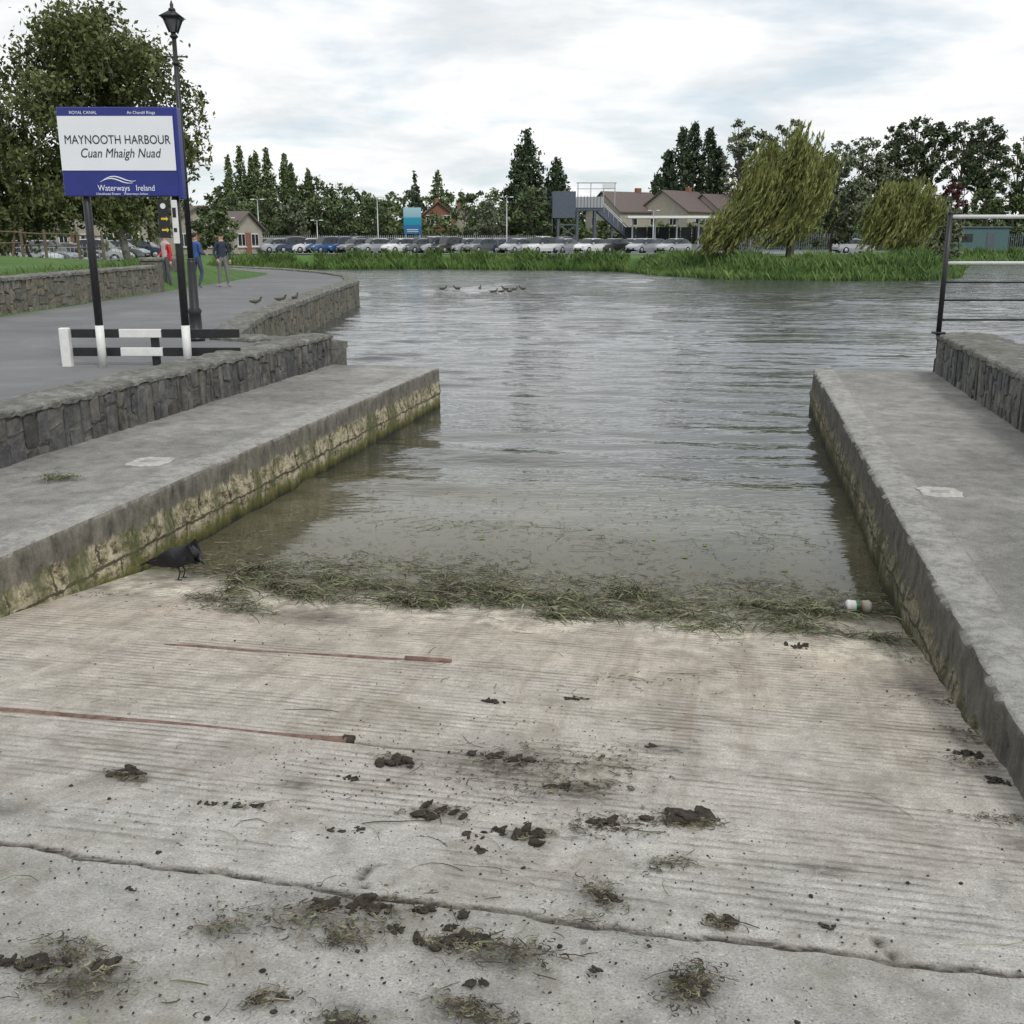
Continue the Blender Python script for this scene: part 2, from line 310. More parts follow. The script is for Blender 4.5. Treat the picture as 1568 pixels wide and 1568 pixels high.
# walkways
def walkway(name,edge,out,Yend,mat,skew=0):
    s=1 if out>edge else -1; prof=[(edge,-1.6),(edge,-.4),(edge,-.1),(edge,.05),(edge,.15),(edge,.25),(edge,.35),(edge,.45),(edge,.53),(edge,.585),(edge+.012*s,.608),(edge+.04*s,.62)]
    k=10; prof+=[(edge+s*(.04+(abs(out-edge)-.04)*i/k),.62) for i in range(1,k+1)]
    Ys=np.concatenate([np.linspace(-20,1,10),np.arange(1.2,Yend-.02,.04),[Yend]]); L=[]
    for Y in Ys:
        top=max(.62,float(slipz(np.array(Y)))+.012)
        for X,z in prof:
            d=noise.noise(Vector((X*2,Y*2.2,z*5)))*.024+noise.noise(Vector((X*9,Y*9,z*11)))*.015+noise.noise(Vector((X*9,Y*23,z*19)))*.010
            zz=z+(top-.62) if z>.3 else z
            if z>=.608: L.append((X+d*.6*(z<.62)+.5*d*(X==edge+.04*s),Y+(skew*(X-edge) if Y==Yend else 0),zz+d*.35))
            else: L.append((X-s*d-s*(.02 if z<.3 else 0)*(z>-.2),Y+(skew*(X-edge) if Y==Yend else 0),zz))
    n=len(prof); F=[(j*n+i,j*n+i+1,(j+1)*n+i+1,(j+1)*n+i) for j in range(len(Ys)-1) for i in range(n-1)]
    if s>0: F=[f[::-1] for f in F]
    j=len(Ys)-1; c=len(L); L.append((out,Yend+skew*(out-edge),-1.6)); F.append(tuple(j*n+i for i in range(n))+(c,))
    b=B(); b.add(L,F); return b.build(name,[mat],True,rz=-A)
walkway("concrete_walkway",-4.54,-6.45,16.0,M_walkL)
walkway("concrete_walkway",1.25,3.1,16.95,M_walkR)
# rubble walls
def rubble(name,pts,z0,z1,th,mats,wr=(.12,.36),rows=2,rz=0,cope=.07,seed=1,cw=.04,jz=.02,gap=.006):
    r=random.Random(seed); b=B()
    for (a,c) in zip(pts[:-1],pts[1:]):
        a=Vector(a);c=Vector(c); L=(c-a).length; u=(c-a)/L; w=Vector((-u.y,u.x)); s=0
        b.box(((a.x+c.x)/2,(a.y+c.y)/2,(z0+z1-cope)/2),(L,th-.012,z1-cope-z0),1,rz=math.atan2(u.y,u.x))
        while s<L-.02:
            ww=min(r.uniform(*wr),L-s); z=z0; nr=r.choice([rows,rows,max(1,rows-1),rows+1]); hs=[r.uniform(.4,1.6) for _ in range(nr)]; T=sum(hs)
            for h in hs:
                hh=h/T*(z1-cope-z0); g=gap; pr=r.uniform(-.002,.03); pb=r.uniform(0,.02)
                cs=[]; cx=s+ww/2; cz=z+hh/2; tilt=r.uniform(-.12,.12)
                for q in range(8):
                    an=2*math.pi*(q+.5)/8; ex=math.copysign(abs(math.cos(an))**.3,math.cos(an)); ez=math.copysign(abs(math.sin(an))**.3,math.sin(an)); k=r.uniform(.80,1.1)
                    px=ex*(ww/2-g)*k+r.uniform(-.012,.012); pz=ez*(hh/2-g)*k+r.uniform(-jz,jz)*.4
                    cs.append((cx+px-pz*tilt,cz+pz+px*tilt))
                V=[]
                for dep,k in ((-th/2-pr,.88),(-th/2-pr*.7,.98),(th/2-.03,1),(th/2+pb,.9)):
                    for p,q in cs:
                        P=a+u*(cx+(p-cx)*k)+w*(dep+r.uniform(-.008,.008)); V.append((P.x,P.y,cz+(q-cz)*k))
                Fc=[tuple(range(8)),tuple(range(31,23,-1))]+[(8*m+i,8*m+8+i,8*m+8+(i+1)%8,8*m+(i+1)%8) for m in range(3) for i in range(8)]
                b.add(V,Fc,0); z+=hh
            s+=ww
        if cope>0:
            n=max(2,int(L/.07)); V=[]
            for i in range(n+1):
                for (q,zz) in ((-th/2-cw,z1-cope),(-th/2-cw,z1-.02),(-th/2,z1),(-th/4,z1+.01),(0,z1+.012),(th/4,z1+.01),(th/2,z1),(th/2+cw,z1-.02),(th/2+cw,z1-cope)):
                    P=a+u*(L*i/n)+w*q; k=noise.noise(Vector((P.x*5,P.y*5,zz*6+q*4+seed)))*.04+noise.noise(Vector((P.x*14,P.y*14,zz*6+q*9+seed)))*.022
                    k2=noise.noise(Vector((P.x*7+9,P.y*7,zz*6+q*4)))*.04+noise.noise(Vector((P.x*19+9,P.y*19,zz*16)))*.018
                    P=P+w*k2; V.append((P.x,P.y,zz+k*.8-(.02*r.random() if zz==z1-cope else 0)))
            Fc=[(i*9+j,i*9+9+j,i*9+10+j,i*9+j+1) for i in range(n) for j in range(8)]+[tuple(range(9)),tuple(n*9+j for j in range(8,-1,-1))]
            b.add(V,Fc,2)
    return b.build(name,mats,False,rz=rz)
SM=[M_wallst,M_mort,M_cope]
rubble("stone_wall",[(-6.6,-10),(-6.6,16.0)],.52,1.10,.55,SM,rz=-A,seed=3,rows=2,wr=(.06,.28),jz=.07,cope=.05,cw=.02)
rubble("stone_wall",[(3.42,-10),(3.42,16.98)],.52,1.20,.78,SM,rz=-A,seed=4,rows=2,wr=(.08,.32),jz=.07,cope=.06,cw=.02)
rubble("stone_wall",[(-11.65,4),(-11.65,34.4)],.8,1.74,.42,[M_quayst,M_mort,M_cope],seed=8,rows=3,wr=(.12,.4),jz=.06)
rubble("stone_wall",[(-12.6,39.8),(-16,50)],.8,1.85,.42,[M_quayst,M_mort,M_cope],seed=9,rows=3,wr=(.2,.5))
b=B();b.box((0,0,.5),(.55,.55,1.0),0,bev=.04);b.box((0,0,1.05),(.64,.64,.12),1,bev=.03);b.build("stone_pier",[M_quayst,M_cope],loc=(-11.65,34.7,.88))
qe=[W(-6.5,16.0),(-4.9,18.4),(-5.3,21),(-5.6,23.6),(-5.8,28.4),(-6,34.3),(-6.2,42.5),(-7.2,48.2),(-9.3,53.6),(-12.4,59),(-17,64.5)]
inner=[(-21,64.5),(-17.5,57),(-14.6,45),(-11.9,36),(-11.5,34),(-11.5,-12),W(-6.6,-12)]
pq=qe+inner; b=B(); n=len(pq); b.add([(x,y,.9) for x,y in pq]+[(x,y,-.2) for x,y in pq],[tuple(range(n-1,-1,-1))]+[(i,(i+1)%n,n+(i+1)%n,n+i) for i in range(n)])
b.build("quay_paving",[M_asph])
off=[(x-.16,y) for x,y in qe[1:]]
rubble("quay_edge_wall",[W(-6.3,16.15)]+off,-1.0,.97,.5,[M_quayst,M_mort,M_cope],seed=12,rows=4,wr=(.2,.5),cope=.12,cw=.03,jz=.05)
b=B(); pr=[W(3.6,16.6),(40,16.1),(40,-12),W(3.6,-12)]; b.add([(x,y,1.0) for x,y in pr]+[(x,y,-1.5) for x,y in pr],[(3,2,1,0)]+[(i,(i+1)%4,4+(i+1)%4,4+i) for i in range(4)]); b.build("right_quay_paving",[M_cope])
def cover(X,Y,s):
    b=B(); V=[];m=16
    for zz,k in ((-.01,1),(.008,1),(.012,.9)):
        for i in range(m):
            a=2*math.pi*i/m; ex=math.copysign(abs(math.cos(a))**.5,math.cos(a)); ey=math.copysign(abs(math.sin(a))**.5,math.sin(a)); q=1+.07*math.sin(i*2.7+X)
            V.append((ex*s*.5*k*q,ey*s*.55*k*q,zz))
    b.add(V,[tuple(range(2*m,3*m))]+[(j*m+i,j*m+(i+1)%m,j*m+m+(i+1)%m,j*m+m+i) for j in range(2) for i in range(m)],0)
    b.box((0,0,.012),(s*.45,s*.3,.006),1,bev=.002)
    x,y=W(X,Y); b.build("inspection_cover",[simple("pale_concrete",(.50,.49,.45),(.28,.27,.25),18,.9,.5),simple("cover_plate",(.34,.33,.31),(.22,.215,.2),20,.9,.4)],loc=(x,y,.622),rz=-A+.05)
cover(-5.14,8.45,.36); cover(1.69,8.68,.32)
b=B()
def sp(X,Y,dz=0): return (X,Y,float(slipz(np.array(Y)))+dz)
b.tube([sp(-4.5+2.9*t,3.93+.1*t+.006*math.sin(t*19),-.010+.004*math.sin(t*13)) for t in np.linspace(0,1,30)],[.022]*29+[.027],0,10)
b.tube([sp(-1.62,4.035,-.004),sp(-1.57,4.04,-.004)],[.027,.025],1,10)
b.build("rusted_pipe",[M_rust,M_mud],True,rz=-A)
b=B(); b.tube([sp(-3.2+1.7*t,5.24+.12*t+.006*math.sin(t*15),-.012+.004*math.sin(t*11)) for t in np.linspace(0,1,24)],.018,0,8); b.tube([sp(-1.75,5.35,.0),sp(-1.48,5.36,.0)],.024,0,8)
b.build("rusted_pipe",[M_rust],True,rz=-A)
# ------------------------------------------------------------------ weeds & debris
def strands(b,n,fx,L=(.06,.25),w=.003,mi=0,zf=None,up=.01,curl=1.0):
    for _ in range(n):
        X,Y=fx(); a=R.uniform(0,math.pi*2) if R.random()<.5 else R.gauss(0,.5); l=R.uniform(*L); k=5; da=R.gauss(0,.45)*curl; P=[];
        x,y=X,Y; h=R.uniform(0,up)
        for i in range(k+1):
            z=(zf(x,y) if zf else float(slipz(np.array(y))))+.004+h*math.sin(math.pi*i/k)+h*.3
            P.append((x,y,z)); x+=math.cos(a)*l/k; y+=math.sin(a)*l/k; a+=da+R.gauss(0,.15)
        V=[];ww=w*R.uniform(.5,1.7)
        for i,(x,y,z) in enumerate(P):
            q=ww*(1-.7*abs(i/k-.4)); nx_,ny_=-math.sin(a),math.cos(a); V+=[(x-nx_*q,y-ny_*q,z),(x+nx_*q,y+ny_*q,z+ww*.6)]
        b.add(V,[(2*i,2*i+1,2*i+3,2*i+2) for i in range(k)],mi)
def shore(X): return 7.12+.10*math.sin(X*2.1)+.06*math.sin(X*5.3)
zw=lambda x,y: max(0.0,float(slipz(np.array(y))))
b=B()
cl=[(-2.9,6.95,.35,.12),(-2.4,7.15,.5,.13),(-1.6,6.95,.45,.13),(-1.0,7.25,.5,.13),(-.35,6.95,.4,.14),(.2,7.0,.45,.16),(.7,7.25,.35,.15),(-.55,6.75,.25,.12),(-3.5,6.40,.22,.09),(-3.2,6.15,.2,.06),(-2.3,6.75,.35,.12),(.45,6.7,.3,.12),(-1.9,7.1,.5,.13),(-2.75,6.65,.3,.10),(-.1,6.6,.25,.09)]
cl+=[(R.uniform(-3.8,1.1),R.uniform(6.6,7.5),R.uniform(.04,.2),R.uniform(.02,.08)) for _ in range(44)]
def fcl():
    c=R.choice(cl); return (min(1.18,c[0]+R.gauss(0,c[2]*.55)),c[1]+R.gauss(0,c[3]*.6))
strands(b,3100,fcl,(.05,.32),.0034,0,zw,.04)
strands(b,2100,fcl,(.05,.36),.003,1,zw,.05)
def ffl():
    while True:
        X=R.uniform(-4.45,1.2); Y=shore(X)+.15+abs(R.gauss(0,.36))
        if noise.noise(Vector((X*1.6,Y*3,3)))>-.18 or R.random()<.25: return (X,Y)
strands(b,1500,ffl,(.03,.16),.003,0,zw,.004)
strands(b,2200,ffl,(.03,.16),.003,1,zw,.004)
b.build("washed_up_weed",[F_weed,F_dry],rz=-A)
b=B()
def ffl2():
    X=R.uniform(-4.4,1.2); return (X,7.6+R.random()**1.9*3.0)
strands(b,900,ffl2,(.02,.10),.0024,0,lambda x,y:0.002,.001); strands(b,900,ffl2,(.02,.10),.0024,1,lambda x,y:0.002,.001)
def line(): X=R.uniform(-3.2,.8); return (X,9.0+.2*math.sin(X*2.2)+R.gauss(0,.16))
strands(b,110,line,(.1,.35),.003,0,lambda x,y:.004,.001)
b.build("floating_weed",[F_weed,F_dry],rz=-A)
clods=[(-1.30,3.85,.075,1),(-1.71,3.26,.05,1),(-1.86,3.24,.03,1),(-1.01,3.39,.075,1),(-.63,3.29,.07,1),(-.76,3.3,.05,1),(-.82,3.22,.04,1),(-.78,3.13,.03,1),(-1.23,3.17,.028,1),(-1.3,3.15,.03,1),(-.74,2.71,.045,1),(-.82,2.70,.04,1),(-.77,2.53,.05,1),(-.67,2.57,.045,1),(-.89,2.58,.025,1),(-.74,2.62,.025,1),(-1.62,2.2,.04,1),(-1.88,2.15,.03,1),(-1.8,2.15,.05,1),(-1.12,2.16,.055,1),(-.88,2.08,.05,1),(-.03,2.5,.05,1),(.49,6.33,.05,1),(-1.09,4.74,.045,1),(-.7,4.9,.04,1),(-.26,4.32,.035,1),(.37,2.91,.022,1),(-1.77,2.59,.022,1),(-.3,2.5,.03,1),(-1.14,2.65,.08,1),(-1.0,2.66,.05,1),(-.36,3.46,.06,1),(-.08,3.58,.10,1),(-.6,3.74,.06,1),(-1.43,3.62,.03,1),(1.13,4.6,.05,1),(1.17,4.3,.04,1),(.06,2.86,.04,1),(-.83,4.0,.05,1),(-.95,4.02,.06,1),(-.3,2.92,.04,1),(-.6,2.36,.03,1),(-2.3,3.42,.06,1)]
b=B()
for X,Y,r,_ in clods:
    for k in range(R.randint(5,16)):
        q=r*R.uniform(.12,.6); px,py=X+R.gauss(0,r*.6),Y+R.gauss(0,r*.35)
        b.ell(sp(px,py,q*.12),(q,q*R.uniform(.3,.7),q*R.uniform(.18,.38)),0,11,8,.24,R.uniform(0,3),R.uniform(-.4,.4))
for _ in range(2300):
    X=R.uniform(-4.3,1.15); Y=R.uniform(1.7,6.8) 
    if R.random()<.6: X,Y=R.gauss(-.9,.8),R.gauss(2.9,.8)
    if not(-4.4<X<1.2 and Y>1.6): continue
    q=R.uniform(.002,.006)*(2 if R.random()<.04 else 1); b.ell(sp(X,Y,q*.2),(q,q*.7,q*.5),0 if R.random()<.7 else 1,6,4,.3,R.uniform(0,3))
b.build("mud_clods",[M_mud,M_cope],True,rz=-A)
b=B()
tufts=[(-2.31,3.40,.10,120),(-.08,3.56,.14,420),(-.36,3.44,.16,220),(-.55,3.75,.25,200),(-.85,3.95,.32,300),(-.5,4.02,.3,260),(-1.14,2.6,.22,360),(-1.03,2.5,.1,160),(-.58,2.53,.13,300),(-.77,2.53,.06,80),(-.13,3.2,.08,90),(-.32,2.92,.12,120),(.05,2.84,.07,80),(-1.65,2.12,.15,300),(-1.77,2.25,.1,120),(-.03,2.5,.12,280),(-.58,2.24,.09,200),(-1.12,2.16,.07,70),(-.88,2.12,.07,70),(1.13,3.9,.12,110),(1.12,4.5,.13,100),(-1.3,3.85,.08,80),(-1.0,3.4,.10,110),(.2,6.35,.4,26),(-3.3,6.25,.35,240),(-.4,5.33,.4,60),(-.9,6.6,.5,40),(-4.3,6.3,.15,40),(1.15,5.4,.2,50),(-2.9,4.2,.2,8),(-1.41,2.45,.06,60),(-.3,2.75,.2,60),(-1.71,3.26,.06,40),(-.63,3.29,.08,60),(1.18,4.9,.15,70),(1.15,6.2,.15,50)]
for X,Y,r,n in tufts:
    sx,sy=R.uniform(.3,.85),R.uniform(.15,.45); sk=R.uniform(-.6,.6)
    def ft(X=X,Y=Y,r=r):
        g=R.gauss(0,1); return (min(1.2,X+g*r*sx),Y+R.gauss(0,r*sy)+g*r*sk*.5)
    for mi,fr in ((0,.88),(1,.12)): strands(b,int(n*fr),ft,(.012,.08),.0018,mi,None,.006,2.5)
for _ in range(90):
    X,Y=R.gauss(-.7,.9),R.uniform(2.1,6.6)
    if X<1.0: strands(b,1,lambda:(X,Y),(.10,.28),.0019,R.choice([0,0,1]),None,.006,.9)
b.build("dried_weed_debris",[F_dry,F_weed],rz=-A)
b=B(); strands(b,160,lambda:(-5.55+R.gauss(0,.09),7.64+R.gauss(0,.06)),(.03,.14),.003,0,lambda x,y:.63,.03,1.5); b.build("weed_tuft",[F_weed],rz=-A)
M_leaf=foliage("fresh_leaf",(.05,.12,.01),(.1,.2,.02),(.15,.3,.03))
b=B()
for X,Y in [(-.15,8.9),(-.6,9.0),(-1.2,9.2),(.5,8.3),(-.3,8.5),(-2.1,8.7)]: b.ell((X,Y,.005),(.03,.018,.003),0,8,4,.1,R.uniform(0,3))
b.build("floating_leaf",[M_leaf],rz=-A)
M_can=N("can_print"); cv=M_can.co(); cX,cY,cZ=M_can.sep(cv)
M_can.base(M_can.ramp(M_can.mr(cX,-.06,.06),[(0,(.7,.7,.68)),(.34,(.68,.67,.64)),(.36,(.03,.14,.06)),(.60,(.03,.14,.06)),(.62,(.35,.06,.04)),(.72,(.5,.4,.3)),(.9,(.65,.62,.55))])); M_can.rough(.35)
b=B(); b.tube([(-.075,0,0),(-.07,0,0),(-.065,0,0),(.0,.004,0),(.065,0,0),(.07,0,0),(.075,0,0)],[.03,.036,.042,.036,.042,.036,.03],0,16)
b.tube([(-.079,0,0),(-.075,0,0)],[.031,.031],1,16); b.tube([(.075,0,0),(.079,0,0)],[.031,.031],1,16)
cx,cy=W(.98,7.46); b.build("drink_can",[M_can.m,M_grey],True,loc=(cx,cy,.034),rz=-A+.15,scale=1.15)
# ------------------------------------------------------------------ harbour sign
root=empty("harbour_sign",(0,14.25,.9))
b=B()
for x,top in ((-5.56,2.3),(-4.40,2.3)):
    b.tube([(x,0,-.1),(x,0,top+.9)],.052,0,14); b.tube([(x,0,0),(x,0,.56)],.056,1,14)
b.build("posts",[M_black,M_white],True,parent=root)
b=B(); bx,bw=-5.05,1.50; z0,z1=2.22,3.31
b.box((bx,-.08,(z0+z1)/2),(bw,.05,z1-z0),0,bev=.010); b.box((bx+bw/2+.012,-.03,(z0+z1)/2-.02),(.05,.17,z1-z0+.03),0,bev=.01)
b.box((bx-.01,-.109,z0+.65),(bw-.03,.008,.66),1)
b.box((bx,-.045,z0+.25),(1.3,.04,.05),2);b.box((bx,-.045,z1-.2),(1.3,.04,.05),2)
b.build("board",[M_blue,M_signw,M_grey],parent=root)
def text(s,x,z,size,mat,shear=0,sx=1,yy=-.1165):
    cu=bpy.data.curves.new("lettering",'FONT'); cu.body=s; cu.size=size; cu.align_x='CENTER'; cu.shear=shear; cu.extrude=.001; cu.materials.append(mat)
    o=bpy.data.objects.new("lettering",cu); COL.objects.link(o); o.parent=root; o.location=(x,yy,z); o.rotation_euler=(math.pi/2,0,0); o.scale=(sx,1,1); return o
M_txt=simple("sign_text",(.015,.015,.03),None,5,.5,0)
text("MAYNOOTH HARBOUR",bx,2.865,.152,M_txt,0,.83); text("Cuan Mhaigh Nuad",bx+.02,2.70,.160,M_txt,.25,.83)
text("Waterways   Ireland",bx+.06,2.29,.105,M_signw,0,.85,-.107)
text("ROYAL CANAL",bx-.41,3.225,.052,M_signw,yy=-.107); text("An Chanáil Ríoga",bx+.33,3.225,.052,M_signw,yy=-.107)
text("Uiscebhealaí Éireann    Watterweys Airlann",bx,2.24,.038,M_signw,yy=-.107)
b=B()
for k,(dx,dz) in enumerate(((0,0),(.04,.025))):
    b.tube([(bx-.27+dx+.42*t,-.107,2.40+dz+.035*math.sin(t*5.2)+.02*t) for t in np.linspace(0,1,16)],[.003+.006*math.sin(math.pi*t) for t in np.linspace(0,1,16)],0,6)
b.build("wave_logo",[M_signw],parent=root)
rt=empty("waymarker_sign",(-4.53,14.13,2.62)); b=B(); b.box((0,0,.22),(.14,.02,.48),0,bev=.004)
for z in (.08,.22): b.box((.0,-.012,z),(.07,.006,.025),1); b.add([(.03,-.016,z-.03),(.03,-.016,z+.03),(.06,-.016,z)],[(0,1,2)],1)
b.tube([(0,-.011,.38),(0,-.014,.38)],[.035,.035],2,14); b.build("plate",[M_black,M_yel,M_white],parent=rt)
b=B(); b.box((0,0,0),(.08,.03,.55),0,bev=.008); b.box((0,-.018,.12),(.045,.006,.12),1); b.box((0,-.018,-.1),(.04,.006,.05),1); b.build("marker_plate",[M_white,M_black],loc=(-4.40,14.17,2.80))
b=B()
b.box((-6.08,0,.26),(.13,.10,.56),1,bev=.012)
for zc in (.46,.21):
    for x0,x1,m in ((-6.01,-5.36,0),(-5.36,-4.78,1),(-4.78,-3.72,0)): b.box(((x0+x1)/2,.06,zc),(x1-x0-.004,.05,.115),m,bev=.006)
b.box((-4.9,.12,.25),(.1,.08,.5),0,bev=.01)
b.build("striped_barrier",[M_black,M_white],loc=(0,14.35,.88))
# ------------------------------------------------------------------ victorian lamp
lx,ly=-5.38,18.0; b=B()
b.tube([(0,0,0),(0,0,.06),(0,0,.07),(0,0,.45),(0,0,.5),(0,0,.56),(0,0,1.3),(0,0,1.35)],[.14,.14,.11,.10,.12,.08,.07,.06],0,14)
b.tube([(0,0,1.3),(0,0,4.85)],[.05,.036],0,12)
for z in (1.35,2.6,4.4,4.80): b.tube([(0,0,z-.03),(0,0,z),(0,0,z+.03)],[.045,.07,.045],0,12)
b.tube([(-.17,0,4.5),(.17,0,4.5)],.012,0,8); b.ell((-.18,0,4.5),.022);b.ell((.18,0,4.5),.022)
for s in (-1,1):
    for t in (-1,1): b.tube([(.05*s,.05*t,4.85),(.115*s,.115*t,5.05)],.012,0,6)
b.box((0,0,5.06),(.28,.28,.03),0,bev=.008)
V=[(-.17,-.17,5.075),(.17,-.17,5.075),(.17,.17,5.075),(-.17,.17,5.075),(-.05,-.05,5.17),(.05,-.05,5.17),(.05,.05,5.17),(-.05,.05,5.17)]
b.add(V,[(3,2,1,0),(4,5,6,7),(0,1,5,4),(1,2,6,5),(2,3,7,6),(3,0,4,7)],0)
b.tube([(0,0,5.17),(0,0,5.21),(0,0,5.22),(0,0,5.26),(0,0,5.33)],[.06,.05,.025,.03,.004],0,10)
V=[(-.045,-.045,4.86),(.045,-.045,4.86),(.045,.045,4.86),(-.045,.045,4.86),(-.108,-.108,5.045),(.108,-.108,5.045),(.108,.108,5.045),(-.108,.108,5.045)]
b.add(V,[(0,1,5,4),(1,2,6,5),(2,3,7,6),(3,0,4,7)],1)
b.build("street_lamp",[M_black,simple("lantern_glass",(.2,.21,.22),None,4,.15,0)],True,loc=(lx,ly,.9))
# ------------------------------------------------------------------ right railing
b=B(); X0=6.42; yb=15.9
b.tube([(X0,yb,1.18),(X0,yb,2.94)],.038,0,12); b.ell((X0,yb,2.95),(.045,.045,.04)); b.box((X0,yb,1.22),(.16,.16,.03),0,bev=.005)
for k in (2.6,5.2,7.8): b.tube([(X0+k,yb,1.0),(X0+k,yb,2.94)],.038,0,12)
for z,r,m in ((2.90,.030,1),(2.24,.026,1),(1.96,.014,0),(1.70,.014,0),(1.41,.014,0)): b.tube([(X0,yb,z),(X0+8,yb,z)],r,m,10)
b.build("quay_railing",[M_black,M_white],True)
# ------------------------------------------------------------------ trees
def env(kind,t):
    if kind=='conifer': return (1-t)**.75*(1-.35*math.exp(-t*9))+.03
    if kind=='poplar': return math.sin(math.pi*min(1,t*.85+.12))**.6*(1-t*.45)
    if kind=='pine': return math.sqrt(max(0,1-(2*t-1)**2))*.9+.1
    return math.sqrt(max(0,1-(1.75*t-.8)**2)) if t<1 else .1
def tree(name,x,y,H,r,kind='round',leaf=F_mid,bark=M_bark,n=4000,ls=.28,cb=.25,K=26,seed=0,cr=.3,droop=.1,stretch=(1,1,1),b=None,z0=None,lean=0):
    rs=np.random.RandomState(seed+11); own=b is None
    if own: b=B()
    if z0 is None: z0=float(gz(x,y))-.05
    ox,oy,oz=(0,0,0) if own else (x,y,z0)
    tr=max(.06,H*.016); top=H*(.95 if kind in('conifer','poplar') else .8)
    pts=[(ox+lean*(i/6)**2*H*.1+rs.normal()*.01*H*(0<i<6),oy+rs.normal()*.008*H*(0<i<6),oz+top*i/6) for i in range(7)]
    b.tube(pts,[tr*(1-.85*i/6) for i in range(7)],1,6,False)
    C=[]; K=int(K*1.5); cr=cr*.82
    for k in range(K):
        t=(k+rs.rand())/K; e=env(kind,t)*r; a=rs.rand()*6.283; q=math.sqrt(rs.rand())*.9
        zc=oz+H*(cb+(1-cb)*t*(.97))
        c=np.array([ox+math.cos(a)*q*e*stretch[0]+lean*t*t*H*.1,oy+math.sin(a)*q*e*stretch[1],zc]); rc=(cr*r*rs.uniform(.6,1.3))*(.35+.65*min(1,env(kind,t)*1.1)); C.append((c,rc))
        pz=oz+(zc-oz)*(.72 if kind!='pine' else .8)
        base=(ox+lean*t*t*H*.07,oy,pz)
        b.tube([base,(np.array(base)+c)/2+np.array([0,0,.12*rc]),c],[tr*.35*(1-t*.5),tr*.2,tr*.06],1,4,False)
    wt=np.array([rc**2 for _,rc in C]); wt/=wt.sum(); idx=rs.choice(K,n,p=wt)
    cc=np.array([c for c,_ in C])[idx]; rr=np.array([q for _,q in C])[idx]
    d=rs.normal(size=(n,3)); d/=np.linalg.norm(d,axis=1)[:,None]; rad=rs.rand(n)**.5*(1+.32*rs.normal(size=n))
    P=cc+d*(rr*rad)[:,None]*np.array([1,1,.75 if kind!='poplar' else 1.6])
    if kind in('conifer','poplar'):
        m=int(n*.75); t=1-np.sqrt(rs.rand(m)) if kind=='conifer' else rs.rand(m); e=np.array([env(kind,q) for q in t])*r; a=rs.rand(m)*6.283
        ph=seed*1.3; lump=.80+.18*np.sin(a*3+t*9+ph)+.16*np.sin(a*5-t*23+ph)+.12*np.sin(t*47+a+ph)
        q=e*lump*(.55+.5*rs.rand(m)**.5)+rs.normal(size=m)*.12*r*.5
        up=rs.rand(m)*.4
        P2=np.stack([ox+np.cos(a)*q,oy+np.sin(a)*q,oz+H*(cb+(1-cb)*t)+up+.12*rs.normal(size=m)],1); P=np.concatenate([P[:int(n*.5)],P2])
    P=P[P[:,2]>oz+.2]
    b.quads(leafq(P,ls,.5,droop if kind not in('poplar','conifer') else -.25,rs),0)
    if own: return b.build(name,[leaf,bark],loc=(x,y,z0))
def birch(x,y,H,r,seed,n,tx=0):
    rs=np.random.RandomState(seed); b=B(); z0=float(gz(x,y))-.05
    pts=[(rs.normal()*.08*(i>0)+tx*(1-i/8)**2,rs.normal()*.06*(i>0),H*.92*i/8) for i in range(9)]; b.tube(pts,[.2*(1-.9*i/8) for i in range(9)],1,8,False)
    P=[]; nb=110
    for k in range(nb):
        t=.20+.77*(k/nb); a=rs.rand()*6.283; e=r*math.sqrt(max(.02,1-((t-.50)/.50)**2))*rs.uniform(.35,1.0); zz=H*t
        c=np.array([math.cos(a)*e,math.sin(a)*e,zz+rs.normal()*.25]); b0=np.array([0,0,zz*.78]); m=(b0+c)/2+np.array([0,0,.4])
        b.tube([b0,m,c],[.05*(1.1-t),.03*(1.1-t)+.006,.006],1,4,False)
        for j in range(int(n/nb)):
            s=rs.rand()**.45; base=(b0*(1-s)+c*s)+(m-(b0+c)/2)*4*s*(1-s)
            P.append(base+rs.normal(size=3)*np.array([.38,.38,.36])*(.4+.7*s)+np.array([0,0,-.25*rs.rand()]))
        for j in range(5):
            st=c+rs.normal(size=3)*.3; L=rs.uniform(.5,1.7); q=[]; dx=rs.uniform(-.2,.6)
            for i in range(5): q.append(st+np.array([dx*(i/4)**2,0,-L*i/4]))
            b.tube(q,.006,1,3,False)
            for i in range(20): s=rs.rand(); P.append(st+np.array([dx*s*s,0,-L*s])+rs.normal(size=3)*.06)
    P=np.array(P); b.quads(leafq(P,.115,.5,.45,rs),0)
    b.build("birch_tree",[F_birch,M_birch],loc=(x,y,z0))
birch(-18.7,50,11.2,4.9,3,42000,.9)
birch(-24.6,49,7.6,3.4,4,18000)
